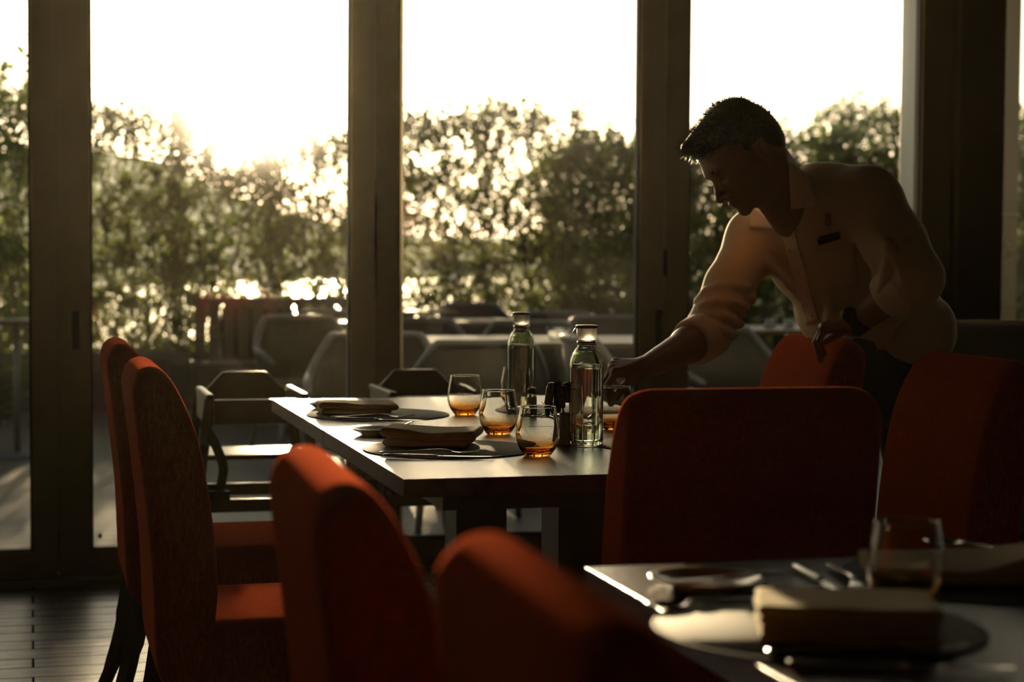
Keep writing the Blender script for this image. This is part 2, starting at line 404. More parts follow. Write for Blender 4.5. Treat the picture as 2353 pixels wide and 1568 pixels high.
# ------------------------------------------------------------------ outdoors: deck, planter, water, shore
struct('deck', boxm((-8, WALL_Y+.1, -.12), (14, 15.4, -.004)), M_DECK, smooth=False)
HY = 13.9
sea = pr('lake_water', (.04, .05, .05), .48, bump=None)
nt = sea.node_tree; tc = nt.nodes.new('ShaderNodeTexCoord'); mp = nt.nodes.new('ShaderNodeMapping'); mp.inputs['Scale'].default_value = (.35, 1, 1)
nn = nt.nodes.new('ShaderNodeTexNoise'); nn.inputs['Scale'].default_value = .55; nn.inputs['Detail'].default_value = 6
bp = nt.nodes.new('ShaderNodeBump'); bp.inputs['Strength'].default_value = 1; bp.inputs['Distance'].default_value = .2
nt.links.new(tc.outputs['Object'], mp.inputs[0]); nt.links.new(mp.outputs[0], nn.inputs['Vector']); nt.links.new(nn.outputs[0], bp.inputs['Height'])
nt.links.new(bp.outputs[0], nt.nodes['Principled BSDF'].inputs['Normal'])
obj('lake', boxm((-900, 17, -7.2), (1200, 640, -6.2)), sea, smooth=False, kind='structure')
# far shore hills
random.seed(4)
def hills(name, y, x0, x1, hf, mat, label):
    n = 90; vs = []; fs = []
    for i in range(n+1):
        x = x0+(x1-x0)*i/n; h = hf(i/n)
        for k, (dy, hh) in enumerate(((-40, -7), (-10, h*.55), (30, h), (120, h*.4))): vs.append((x, y+dy, hh + (noise.noise(Vector((x*.02, k, 3)))*h*.15 if k else 0)))
    for i in range(n):
        for k in range(3): fs.append((i*4+k, i*4+4+k, i*4+5+k, i*4+1+k))
    return obj(name, (vs, fs), mat, smooth=True, kind='structure')
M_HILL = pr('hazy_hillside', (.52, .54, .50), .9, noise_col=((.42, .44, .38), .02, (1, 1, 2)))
def hf(t):
    return 30*(1/(1+math.exp((t-.40)*34))) + 9 + 3*noise.noise(Vector((t*14, 0, 7))) + 2*noise.noise(Vector((t*45, 2, 7)))
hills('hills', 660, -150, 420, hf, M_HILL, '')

# glass railing behind the hedge
rl = empty('terrace_railing', (4, 15.15, 0), label='slim metal terrace railing with posts glinting behind the hedge', cat='railing')
obj('handrail', tubem([(-9, 0, 1.24), (9, 0, 1.24)], .022, n=10), M_RAIL, rl)
for x in range(-8, 9, 2): obj('post', tubem([(x+.4, 0, 0), (x+.4, 0, 1.23)], .016, n=8), M_RAIL, rl)

# planters and hedge shrubs
def make_leaves(seed, w, dpt, h, nt_, nl, size=.05):
    rnd = random.Random(seed); vs = []; fs = []; st = bmesh.new()
    def leafq(p, d, up, L):
        d = d.normalized(); s = d.cross(up)
        if s.length < .05: s = d.orthogonal()
        s.normalize(); u = s.cross(d); wd = L*.24
        b = len(vs)
        for q in (p, p+d*L*.3+s*wd+u*L*.06, p+d*L*.72+s*wd*.8+u*L*.05, p+d*L-u*L*.06, p+d*L*.72-s*wd*.8+u*L*.05, p+d*L*.3-s*wd+u*L*.06, ): vs.append(q[:])
        fs.append((b, b+1, b+2, b+3)); fs.append((b, b+3, b+4, b+5))
    for i in range(7):
        x = (i-3)*w/7+rnd.uniform(-.04, .04)
        pts = [Vector((x, rnd.uniform(-.1, .1), 0))]
        for k in range(1, 6): pts.append(Vector((x+rnd.uniform(-.08, .08), rnd.uniform(-.15, .15), h*k/5*rnd.uniform(.85, 1))))
        tube(st, pts, [.011, .009, .008, .006, .005, .003], n=5)
    for i in range(nt_):
        x = rnd.uniform(-w/2, w/2); y = rnd.uniform(-dpt/2, dpt/2)
        z = h*(rnd.random()**1.1)-.03*(.93+.16*noise.noise(Vector((x*3, y*2, seed*7.3)))) 
        if noise.noise(Vector((x*2.7+seed*5, y*2, z*2.7))) < -.25 and rnd.random() < .6: continue
        p = Vector((x, y, z)); d = Vector((rnd.gauss(0, .6), rnd.gauss(0, .6), rnd.uniform(.1, 1.3))).normalized()
        ln = rnd.uniform(.10, .24)
        if z > h*.82 and rnd.random() < .25: ln *= 1.6; d = Vector((rnd.gauss(0, .25), rnd.gauss(0, .25), 1)).normalized()
        tube(st, [p, p+d*ln*.5+Vector((0, 0, .005)), p+d*ln], [.0028, .002, .001], n=4)
        m_ = int(nl*ln/.16)
        for k in range(m_):
            q = p+d*ln*(k+.5)/m_
            a = k*2.4+rnd.random(); side = (d.orthogonal().normalized()); side = Matrix.Rotation(a, 3, d) @ side
            leafq(q, side+d*rnd.uniform(.2, .9)+Vector((0, 0, rnd.uniform(-.5, .3))), Vector((rnd.gauss(0, .6), rnd.gauss(0, .6), 1)).normalized(), size*rnd.uniform(.65, 1.25))
    return (vs, fs), st
SH = []
def shrub_proto(seed, w, d, h, ntw, nl, mat, size):
    (vs, fs), st = make_leaves(seed, w, d, h, ntw, nl, size)
    e = empty('hedge_shrub')
    obj('foliage', (vs, fs), mat, e, smooth=False, kind='stuff'); obj('stems', st, M_STEM, e)
    return e
SH = [shrub_proto(1, .80, .50, 1.72, 1300, 8, M_LEAF, .050), shrub_proto(2, .84, .50, 1.72, 1300, 8, M_LEAF, .052), shrub_proto(3, .84, .52, 1.72, 1100, 8, M_LEAF2, .055)]
HX = []
plz = .43
def planter(x0, x1, y, lab):
    e = empty('planter', ((x0+x1)/2, y, 0), label=lab, cat='planter', group='long planters along the terrace edge')
    w = (x1-x0)/2; bm = bmesh.new()
    for a, b in (((-w, -.36, 0), (w, -.32, plz)), ((-w, .32, 0), (w, .36, plz)), ((-w, -.32, 0), (-w+.04, .32, plz)), ((w-.04, -.32, 0), (w, .32, plz)), ((-w+.04, -.32, 0), (w-.04, .32, .02))): box(bm, a, b)
    obj('box', bm, M_PLANT, e, smooth=False); obj('soil', boxm((-w+.045, -.315, .02), (w-.045, .315, plz-.04)), M_SOIL, e, smooth=False)
xs_edge = [wx(-420, HY), wx(190, HY), wx(860, HY), wx(1530, HY), wx(2110, HY), wx(2800, HY)]
for k, lab in enumerate(['dark planter box beyond the leftmost glass pane', 'dark planter box seen between the left pair of door posts', 'dark planter box behind the outdoor chairs in the centre', 'dark planter box behind the waiter', 'dark planter box at the far right of the terrace']):
    planter(xs_edge[k]+.01, xs_edge[k+1]-.01, HY, lab)
rows = [  # px, top px, y offset, proto, label
    (-230, 200, 0, 0, 'green hedge shrub outside beyond the left edge'),
    (60, 235, 0, 1, 'green hedge shrub seen through the leftmost glass pane'),
    (300, 285, 0, 0, 'green hedge shrub just right of the left door post'),
    (520, 292, 0, 1, 'green hedge shrub in the middle of the left wide pane'),
    (735, 345, 0, 0, 'thin sunlit hedge shrub just left of the hazy door post'),
    (985, 290, 0, 1, 'thin sunlit hedge shrub just right of the hazy door post'),
    (1215, 275, 0, 0, 'hedge shrub with upright tips above the tall bottles'),
    (1425, 335, 0, 2, 'dense dark hedge shrub left of the post beside the waiter'),
    (1640, 330, 0, 2, 'dense hedge shrub behind the waiter\'s face'),
    (1840, 330, 0, 2, 'hedge shrub behind the waiter\'s neck'),
    (2010, 275, 0, 2, 'tall hedge shrub above the waiter\'s shoulder'),
    (2230, 300, 0, 1, 'hedge shrub behind the dark corner post'),
    (2440, 300, 0, 2, 'hedge shrub at the right edge of the view')]
for px, ty, dy, pi_, lab in rows:
    p = PY(px, ty, HY+dy); h = p.z-plz+.11
    o = place(SH[pi_], (p.x, HY+dy, plz-.045), random.choice((0, math.pi)), label=lab, cat='shrub', group='shrubs of the terrace hedge')
    o.scale = (1.08 if 600 < px < 1100 else 1, 1, h/1.72)
# bushier plants behind the right half of the hedge, growing from the bank below
for px, ty, lab in ((1330, 350, 'bushy plant behind the hedge, right of the two bottles'), (1520, 360, 'bushy plant behind the hedge and the post beside the waiter'), (1720, 380, 'bushy plant behind the hedge at the waiter\'s chest'), (1960, 360, 'bushy plant behind the hedge at the waiter\'s back'), (2330, 340, 'bushy plant behind the hedge at the right end')):
    p = PY(px, ty, 14.75); o = place(SH[2], (p.x, 14.75, 0), .3, label=lab, cat='shrub', group='shrubs behind the terrace hedge'); o.scale = (1, .8, p.z/1.72)
# a nearer, taller plant at the left edge
(vs, fs), st = make_leaves(9, .9, .6, 2.1, 420, 7, .075)
p = PY(8, 160, 11.4); e = empty('potted_shrub', (p.x-.25, 11.4, .0), label='taller large-leaved shrub at the left edge, nearer than the hedge', cat='shrub')
obj('foliage', (vs, fs), M_LEAF2, e, smooth=False, kind='stuff').location.z = p.z-2.1; obj('stems', st, M_STEM, e).location.z = p.z-2.1
bm = bmesh.new(); lathe(bm, [(0, 0), (.2, 0), (.26, .42), (.27, .44), (.24, .44), (.23, .38), (0, .38)], 28); obj('pot', bm, M_PLANT, e)

# added panel past the corner post, standing in for a reflection in dark glass
scr = empty('reflection_panel', (wx(2300, 7.6), 7.6, 0), label='added olive panel with a daisy-like flower, standing in for a reflection in dark glass past the corner post', cat='screen')
M_SCR = pr('reflection_olive', (.07, .065, .04), .6); M_SCR2 = pr('reflection_pattern', (.16, .145, .09), .6)
sw = wx(2335, 7.6)-wx(2300, 7.6)
obj('panel', boxm((-.16, 0, 0), (sw, .04, 2.7)), M_SCR, scr, smooth=False)
bm = bmesh.new(); fz = PY(2300, 572, 7.6).z
for k in range(12):
    a = k*math.pi/6
    tube(bm, [(math.cos(a)*.018, -.004, fz+math.sin(a)*.018), (math.cos(a)*.038, -.004, fz+math.sin(a)*.038), (math.cos(a)*.055, -.004, fz+math.sin(a)*.055)], [(.004, .004), (.008, .004), (.003, .004)], n=8)
for rr in (.012, .062): tube(bm, [(math.cos(t*math.pi/16)*rr, -.003, fz+math.sin(t*math.pi/16)*rr) for t in range(33)], .003, n=6, cap=False)
obj('reflected_flower', bm, M_SCR2, scr)
obj('band', boxm((-.16, -.008, fz+.155), (sw, 0, fz+.163)), M_SCR2, scr, smooth=False)

# thin scattering volume added to the room; its warm veil imitates lens glare
hz = bpy.data.materials.new('room_glare_veil'); hz.use_nodes = True; nt = hz.node_tree; nt.nodes.clear()
o_ = nt.nodes.new('ShaderNodeOutputMaterial'); v_ = nt.nodes.new('ShaderNodeVolumeScatter')
v_.inputs['Color'].default_value = (1, .88, .62, 1); v_.inputs['Density'].default_value = .00015; v_.inputs['Anisotropy'].default_value = .86
nt.links.new(v_.outputs[0], o_.inputs['Volume'])
obj('haze', boxm((X0+.01, YB+.01, .003), (X1-.01, WALL_Y-.12, CEIL-.01)), hz, smooth=False, kind='stuff', label='thin haze volume added to the dining room to imitate lens glare', cat='haze')

# aerial haze over the lake in front of the far shore
hz = bpy.data.materials.new('lake_air'); hz.use_nodes = True; nt = hz.node_tree; nt.nodes.clear()
o_ = nt.nodes.new('ShaderNodeOutputMaterial'); v_ = nt.nodes.new('ShaderNodeVolumeScatter')
v_.inputs['Color'].default_value = (.9, .95, 1, 1); v_.inputs['Density'].default_value = .00017; v_.inputs['Anisotropy'].default_value = .55
nt.links.new(v_.outputs[0], o_.inputs['Volume'])
obj('lake_haze', boxm((-500, 18, -6), (700, 640, 110)), hz, smooth=False, kind='stuff', label='pale haze over the lake in front of the far hills', cat='haze')

# ------------------------------------------------------------------ upholstered dining chairs
BACK_PROF = [(.075, .33), (.045, .373), (.038, .50), (.034, .58), (.022, .70), (.009, .815), (.001, .885), (.004, .912), (.016, .928), (.034, .935),
             (.054, .930), (.072, .912), (.088, .885), (.106, .845), (.122, .795), (.138, .71), (.149, .625), (.155, .555), (.154, .50), (.150, .455), (.148, .38), (.145, .33)]
def back_mesh(Wd=.43):
    P = catmull([(x, 0, z) for x, z in BACK_PROF], 3); N = len(P)
    c = Vector((.08, 0, .6)); bm = bmesh.new(); rings = []
    r = .016; R = .055; hw = Wd/2; st = []
    for k in range(7): st.append(-hw + r*(1-math.cos(k/6*math.pi/2)))
    st += [-hw+.03, -hw+.045, -hw+.06, -.08, 0, .08, hw-.06, hw-.045, hw-.03]
    st += [-s for s in st[:7]][::-1]
    tang = []
    for i in range(N):
        t = (P[(i+1) % N]-P[i-1]).normalized(); tang.append(Vector((t.z, 0, -t.x)))   # inward normal
    if (P[0]+tang[5]-c).length > (P[0]-c).length+1: pass
    for w in st:
        e = max(0, r-(hw-abs(w))); ins = r-math.sqrt(max(0, r*r-e*e))
        e2 = max(0, R-(hw-abs(w))); drop = R-math.sqrt(max(0, R*R-e2*e2))
        ring = []
        for i, p in enumerate(P):
            q = p+tang[i]*ins
            if q.z > .45: q.z -= drop*.55*((q.z-.45)/.485)**2
            ring.append(bm.verts.new((q.x, w, q.z)))
        rings.append(ring)
    for a, b in zip(rings, rings[1:]):
        for i in range(N):
            j = (i+1) % N; bm.faces.new((a[i], a[j], b[j], b[i]))
    for rg in (rings[0], rings[-1]):
        ti = max(range(N), key=lambda q: rg[q].co.z); i, j = 0, N-1    # fill the side panel from the bottom up, both outlines in step
        while i < ti or j > ti:
            if j <= ti or (i < ti and rg[i+1].co.z < rg[j-1].co.z):
                if j != i and len({i, i+1, j}) == 3: bm.faces.new((rg[i], rg[i+1], rg[j]))
                i += 1
            else:
                if len({i, j-1, j}) == 3: bm.faces.new((rg[i], rg[j-1], rg[j]))
                j -= 1
    return bm
def seat_mesh(Wd=.43):
    bm = bmesh.new(); L0, L1 = .135, .56; Wd -= .004
    nx, ny = 14, 10
    def sec(z, ins, crown=0):
        ring = []
        pts = []
        x0_, x1_, w = L0, L1-ins, Wd/2-ins; rc = .03
        pts += [(x0_, -w)]
        for k in range(5):
            a = -math.pi/2+k*math.pi/8; pts.append((x1_-rc+rc*math.cos(a), -w+rc+rc*math.sin(a)))
        for k in range(5):
            a = k*math.pi/8; pts.append((x1_-rc+rc*math.cos(a), w-rc+rc*math.sin(a)))
        pts += [(x0_, w)]
        return [bm.verts.new((x, y, z)) for x, y in pts]
    R = [sec(z, i) for z, i in ((.325, .006), (.33, 0), (.38, 0), (.43, 0), (.448, .004), (.457, .012), (.461, .025), (.463, .06))]
    bm.faces.new(R[0][::-1]); bm.faces.new(R[-1])
    for a, b in zip(R, R[1:]):
        n = len(a)
        for i in range(n): j = (i+1) % n; bm.faces.new((a[i], a[j], b[j], b[i]))
    return bm
def make_dining_chair(mat):
    e = empty('dining_chair')
    b = obj('backrest', back_mesh(), mat, e); b.modifiers.new('wn', 'WEIGHTED_NORMAL')
    s = obj('seat', seat_mesh(), mat, e); s.modifiers.new('wn', 'WEIGHTED_NORMAL')
    for sy in (-1, 1):
        y = sy*.185
        obj('leg', tubem(catmull([(.085, y, .40), (.075, y, .33), (.06, y, .24), (.03, y, .12), (-.02, y, 0)], 5), [(.015, .024)]*11+[(.014, .02)]*5+[(.013, .017)]*5, n=4, flat=(1, 0, 0)), M_WOODLEG, e, smooth=False)
        obj('leg', tubem([(.52, y, .33), (.525, y, 0)], [(.022, .022), (.015, .015)], n=4, flat=(1, 0, 0)), M_WOODLEG, e, smooth=False)
    return e
DC = make_dining_chair(M_RED); PI = math.pi
CH = [((.165, 4.465, 0), 0, 'orange high-back dining chair at the left side of the long table, nearer the glass doors'),
      ((.175, 3.575, 0), .0, 'orange dining chair left of the long table, overlapping the one behind it'),
      ((.245, 1.80, 0), -.03, 'blurred orange dining chair whose lit rounded top covers the table corner'),
      ((.290, 1.150, 0), -.02, 'nearest, most blurred orange dining chair at the bottom edge'),
      ((1.10, 2.655, 0), PI/2, 'dark dining chair with orange-lit rim seen from behind at the table end'),
      ((1.985, 3.53, 0), PI, 'dark red dining chair at the right of the table, in front of the waiter'),
      ((2.058, 4.475, 0), PI, 'orange dining chair with the waiter’s hand resting on its top')]
for loc, rz, lab in CH: place(DC, loc, rz, label=lab.replace('’', "'"), cat='chair', group='orange upholstered dining chairs')
GC = make_dining_chair(M_GREY); GC.name = 'grey_dining_chair'
pip = tubem(catmull([(.034, -.2, .917), (.034, -.17, .932), (.034, -.1, .936), (.034, 0, .937), (.034, .1, .936), (.034, .17, .932), (.034, .2, .917)], 4), .006, n=8)
obj('piping', pip, pr('piping_beige', (.5, .4, .25), .8), GC, label='pale beige piping')
g = PY(2285, 735, 5.35); place(GC, (g.x+.05, 5.40, 0), -PI/2-.25, label='grey upholstered chair with pale piping behind the waiter at the right', cat='chair')
GC.scale = (1, 1.15, 1.0)

# ------------------------------------------------------------------ tables
def make_table(x, y, w, d, label, ped):
    e = empty('dining_table', (x, y, 0), label=label, cat='table', group='wooden restaurant tables')
    obj('tabletop', boxm((-w/2, -d/2, .717), (w/2, d/2, .75)), M_TABLE, e, smooth=False, bevel=.0012)
    obj('pedestal', boxm((ped-.065, -.065, .02), (ped+.065, .065, .717)), M_PED, e, smooth=False, bevel=.002)
    obj('base_plate', boxm((ped-.25, -.25, 0), (ped+.25, .25, .02)), M_PED, e, smooth=False, bevel=.004)
    obj('apron', boxm((-w/2+.09, -d/2+.09, .68), (w/2-.09, d/2-.09, .717)), M_PED, e, smooth=False)
TX, TW = 1.058, .86
make_table(TX, 3.5725, TW, .903, 'nearer half of the long wooden table set with amber glasses', .03)
make_table(TX, 4.4845, TW, .909, 'farther half of the long wooden table by the glass doors', .03)
make_table(.672+.43, 2.186-.60, .86, 1.2, 'blurred wooden table with napkins in the lower right foreground', 0)

# ------------------------------------------------------------------ tableware
TZ = .75
def placemat(x, y, lab, r=.175):
    bm = bmesh.new(); lathe(bm, [(0, 0), (r-.001, 0), (r, .0006), (r, .0022), (r-.001, .003), (r-.0035, .003), (r-.004, .0026), (r-.0045, .003), (0, .003)], 96)
    o = obj('placemat', bm, M_MAT); o.location = (x, y, TZ); o.rotation_euler.z = random.random()
    tag(o, lab, 'placemat', 'round grey placemats')
    return o
placemat(.82, 4.40, 'round grey placemat at the far left of the long table')
placemat(.815, 3.585, 'round grey placemat at the near left of the long table')
placemat(1.30, 4.42, 'round grey placemat at the far right of the long table')
placemat(1.30, 3.585, 'round grey placemat at the near right of the long table, behind the dark chair')
placemat(.80, 1.765, 'greenish round placemat under the big blurred napkin, foreground table')
placemat(1.125, 2.0, 'round placemat under the rear napkin of the foreground table')

def glass_mesh():
    o = [(0, .0006), (.012, .0004), (.022, .0), (.0255, .0015), (.029, .006), (.0355, .015), (.0405, .027), (.0430, .040), (.0428, .053), (.0410, .068), (.0382, .083), (.0362, .0945), (.0358, .0968)]
    i = [(.0353, .0975), (.0347, .0968), (.0350, .094), (.0370, .083), (.0398, .068), (.0416, .053), (.0417, .040), (.0392, .028), (.0335, .0175), (.025, .0115), (.012, .0095), (0, .0092)]
    o = [(r, z) for r, z in o]; 
    P = [Vector((r, 0, z)) for r, z in o]+[Vector((r, 0, z)) for r, z in i]
    Q = catmull(P, 3); bm = bmesh.new(); lathe(bm, [(max(q.x, 0) if 0 < k < len(Q)-1 else 0, q.z) for k, q in enumerate(Q)], 64)
    return bm
GL = obj('tumbler', glass_mesh(), M_GL)
def put_glass(px, py, lab, base=TZ):
    p = PZ(px, py, base); return place(GL, (p.x, p.y, base+.0004), random.random()*6, label=lab, cat='glass', group='stemless tumblers with amber bases')
put_glass(1068, 954, 'amber-based stemless glass, leftmost on the long table')
put_glass(1145, 999, 'amber-based stemless glass, middle of the front three')
put_glass(1235, 1049, 'amber-based stemless glass nearest the camera on the long table')
put_glass(1187, 929, 'stemless glass standing behind the left water bottle')
put_glass(1413, 988, 'stemless glass under the waiter\'s right hand')
put_glass(2080, 1398, 'blurred stemless glass on the foreground table')

def make_bottle():
    e = empty('water_bottle')
    o = [(0, .004), (.02, .003), (.030, 0), (.034, .003), (.0357, .010), (.0357, .05), (.0357, .12), (.0357, .158), (.0351, .170), (.0330, .181), (.0295, .190), (.0248, .1975), (.0210, .2025), (.0196, .208), (.0196, .2185)]
    i = [(.0168, .2185), (.0168, .208), (.0180, .202), (.0225, .195), (.0268, .188), (.0303, .179), (.0324, .169), (.033, .158), (.033, .12), (.033, .05), (.0325, .014), (.028, .0095), (.015, .009), (0, .0095)]
    bm = bmesh.new(); P = o+i; Q = catmull([(r, 0, z) for r, z in P], 3); lathe(bm, [(max(q.x, 0) if 0 < k < len(Q)-1 else 0, q.z) for k, q in enumerate(Q)], 64); obj('bottle_body', bm, M_BOT, e)
    bm = bmesh.new(); lathe(bm, [(0, .0098), (.015, .0094), (.0279, .0099), (.0322, .0145), (.0327, .05), (.0327, .12), (.0327, .158), (.0321, .169), (0, .169)], 48); obj('water', bm, M_WATER_IN, e)
    # glass stopper with seal and metal clip
    bm = bmesh.new(); lathe(bm, [(0, .206), (.0158, .206), (.0160, .2186), (.0204, .2190), (.0207, .223), (.0207, .2425), (0, .2425)], 40); obj('stopper', bm, M_STOP, e)
    bm = bmesh.new(); lathe(bm, [(0, .2427), (.0215, .2427), (.0230, .2438), (.0230, .2475), (.0215, .2492), (0, .2497)], 40); obj('cap', bm, M_FRAME, e)
    bm = bmesh.new(); lathe(bm, [(.0197, .2090), (.0206, .2090), (.0206, .2165), (.0197, .2165)], 32, closed=True); obj('seal_ring', bm, M_STEEL, e)
    bm = bmesh.new(); tube(bm, [(-.0205, 0, .2435), (-.024, 0, .2425), (-.030, .001, .233), (-.0355, .002, .2235), (-.0365, .002, .2215)], [(.0035, .0008)]*5, n=8, flat=(0, 0, 1)); obj('clip', bm, M_STEEL, e)
    return e
BT = make_bottle()
p = PZ(1197, 944, TZ); place(BT, (p.x, p.y, TZ+.0004), -.1, label='clear glass water bottle with lid, left and farther of the two', cat='bottle', group='water bottles on the long table')
p = PZ(1346, 1024, TZ); place(BT, (p.x, p.y, TZ+.0004), -YAW+.1, label='clear glass water bottle with lid and open clip, right and nearer of the two', cat='bottle', group='water bottles on the long table')

# salt shaker
p = PZ(1222, 956, TZ); e = empty('salt_shaker', (p.x, p.y, TZ+.0003), label='tiny clear glass shaker with dark cap in front of the left bottle', cat='shaker')
bm = bmesh.new(); lathe(bm, [(0, 0), (.0105, 0), (.012, .002), (.012, .046), (.0095, .052), (.0095, .056), (.008, .056), (.008, .051), (.0105, .045), (.0105, .004), (0, .004)], 32); obj('body', bm, M_CLEAR, e)
bm = bmesh.new(); lathe(bm, [(0, .0562), (.0105, .0562), (.0105, .066), (.008, .069), (0, .069)], 24); obj('cap', bm, M_FRAME, e)
obj('label', tubem([(0, 0, .032), (0, 0, .046)], .01225, n=32, cap=False), pr('shaker_label', (.35, .36, .36), .6), e)

# vase with drooping dried flower
p = PZ(1299, 1022, TZ); e = empty('bud_vase', (p.x, p.y, TZ+.0003), label='small tapered dark vase with drooping dried flower beside the right bottle', cat='vase')
bm = bmesh.new(); lathe(bm, [(0, 0), (.021, 0), (.022, .002), (.018, .03), (.0135, .06), (.0125, .066), (.0105, .066), (.0115, .06), (.015, .03), (.018, .006), (0, .006)], 32); obj('body', bm, M_VASE, e)
rnd = random.Random(5); bm = bmesh.new()
tube(bm, [(0, 0, .01), (-.002, 0, .05), (-.008, 0, .09), (-.018, -.002, .108)], .0022, n=8); obj('stalk', bm, M_DRY, e)
bm = bmesh.new()
for k in range(15):
    a = rnd.uniform(0, 6.28); L = rnd.uniform(.03, .055); c, s = math.cos(a), math.sin(a)
    base = Vector((-.018, -.002, .112)); tip = base+Vector((c*L*.75, s*L*.75, -L*rnd.uniform(.2, 1.1))); mid = base+Vector((c*L*.55, s*L*.55, rnd.uniform(.006, .018)))
    tube(bm, catmull([base, mid, tip, tip+Vector((c*.006, s*.006, .002))], 4), [(.002+.0065*math.sin(math.pi*min(1, (q+.5)/12)), .0009) for q in range(13)], n=6, flat=(0, 0, 1))
for k in range(7):
    tube(bm, catmull([(-.018, -.002, .108), (.005, 0, .122+rnd.uniform(-.01, .008)), (.022, rnd.uniform(-.02, .02), .125+rnd.uniform(-.012, .01))], 4), .0011, n=5)
for k in range(3):
    tube(bm, catmull([(-.012, 0, .10), (-.03, 0, .082-.006*k), (-.034-.004*k, 0, .064), (-.052-.006*k, .002*k, .056+.002*k)], 4), [(.001+.005*math.sin(math.pi*(q+.5)/13), .001) for q in range(13)], n=6, flat=(0, 0, 1))
obj('flower', bm, M_DRY, e)

# cutlery (built once each, lying along +X, then copied)
def handle_pts(): pass
def mk_knife():
    e = empty('table_knife')
    obj('handle', tubem([(0, 0, .0035), (.004, 0, .0035), (.02, 0, .0035), (.06, 0, .003), (.095, 0, .0028), (.105, 0, .0026)], [(.003, .0015), (.0055, .0028), (.0052, .003), (.0042, .0026), (.0035, .0022), (.003, .0018)], n=12, flat=(0, 0, 1)), M_STEEL, e)
    bm = bmesh.new(); tube(bm, [(.104, 0, .0026), (.118, -.001, .0024), (.15, -.001, .0022), (.19, 0, .0021), (.208, .002, .002), (.214, .005, .002)], [(.003, .001), (.0075, .0008), (.0085, .0007), (.008, .0006), (.005, .0005), (.001, .0003)], n=10, flat=(0, 0, 1)); obj('blade', bm, M_STEEL, e)
    return e
def mk_fork():
    e = empty('table_fork')
    obj('handle', tubem(catmull([(0, 0, .0025), (.03, 0, .003), (.08, 0, .006), (.12, 0, .008), (.14, 0, .0055)], 4), [(.006-.0032*min(1, q/11), .0013+.0006*min(1, q/11)) for q in range(17)], n=10, flat=(0, 0, 1)), M_STEEL, e)
    bm = bmesh.new(); tube(bm, [(.138, 0, .0058), (.146, 0, .0042), (.156, 0, .0032), (.162, 0, .0034)], [(.003, .0011), (.009, .001), (.0115, .0009), (.0115, .0008)], n=10, flat=(0, 0, 1))
    for k in range(4):
        y = -.0092+k*.0061; tube(bm, [(.160, y, .0034), (.175, y, .0036), (.190, y*.97, .0052), (.200, y*.95, .0085)], [(.0017, .0009), (.0016, .0009), (.0014, .0008), (.0006, .0005)], n=6, flat=(0, 0, 1))
    obj('tines', bm, M_STEEL, e); return e
def mk_spoon():
    e = empty('spoon')
    obj('handle', tubem(catmull([(0, 0, .0025), (.03, 0, .003), (.08, 0, .006), (.11, 0, .0075), (.125, 0, .0055)], 4), [(.0055-.003*min(1, q/11), .0012+.0006*min(1, q/11)) for q in range(17)], n=10, flat=(0, 0, 1)), M_STEEL, e)
    bm = bmesh.new(); n = 14
    for s_ in (0, 1):
        pass
    rings = []
    for k in range(9):
        t = k/8; x = .123+.050*t; w = .017*math.sqrt(max(0, 1-(2*t-1.05)**2*.93))+.001
        rings.append([bm.verts.new((x, w*(j/6-1)*1.0, .0065-.0055*(1-((j/6-1))**2)*math.sin(math.pi*min(1, max(0, t)))+.001*t)) for j in range(13)])
    for a, b in zip(rings, rings[1:]):
        for j in range(12): bm.faces.new((a[j], a[j+1], b[j+1], b[j]))
    o = obj('bowl', bm, M_STEEL, e); so = o.modifiers.new('so', 'SOLIDIFY'); so.thickness = .001
    return e
KN, FK, SP = mk_knife(), mk_fork(), mk_spoon()
def lay(proto, a, b, z, lab, cat, roll=0, tilt=0):
    """lay a piece with its handle end at pixel-measured table point a pointing to b"""
    pa, pb = PZ(*a, z), PZ(*b, z); d = pb-pa
    o = place(proto, (pa.x, pa.y, z), math.atan2(d.y, d.x), label=lab, cat=cat, group='cutlery of the place settings')
    if tilt: o.rotation_euler = (0, -tilt, math.atan2(d.y, d.x))
    return o
MZ = TZ+.0033
lay(KN, (770, 964), (995, 969), MZ, 'knife in front of the far napkin, long table', 'knife')
lay(FK, (760, 960), (960, 961), MZ, 'fork lying tight against the far napkin, long table', 'fork')
lay(FK, (872, 1042), (1100, 1044), MZ, 'fork in front of the near napkin, long table', 'fork')
lay(KN, (880, 1050), (1140, 1052), MZ, 'knife in front of the near napkin, long table', 'knife')
lay(SP, (1092, 988), (900, 1020), MZ, 'spoon whose handle tip sticks out behind the near napkin', 'spoon')
lay(FK, (905, 931), (730, 948), MZ, 'fork whose tip sticks out behind the far napkin', 'fork')
lay(KN, (1180, 945), (1400, 965), MZ, 'knife on the far right placemat behind the left bottle', 'knife')
lay(KN, (1822, 1303), (1965, 1377), MZ, 'blurred fork-side knife left of the rear foreground napkin', 'knife')
lay(FK, (1905, 1300), (2010, 1382), MZ, 'blurred fork right beside the slanting knife, foreground table', 'fork')
lay(SP, (1795, 1378), (1590, 1396), TZ+.0005, 'blurred spoon with two bright glints below the side plate', 'spoon')
lay(FK, (1760, 1502), (2150, 1500), MZ, 'blurred fork just in front of the big foreground napkin', 'fork')
lay(KN, (1810, 1530), (2260, 1540), MZ, 'blurred knife in the lower right, front-most of all cutlery', 'knife')
lay(SP, (2395, 1290), (2290, 1273), MZ+.022, 'spoon resting on the rear napkin at the right edge', 'spoon')

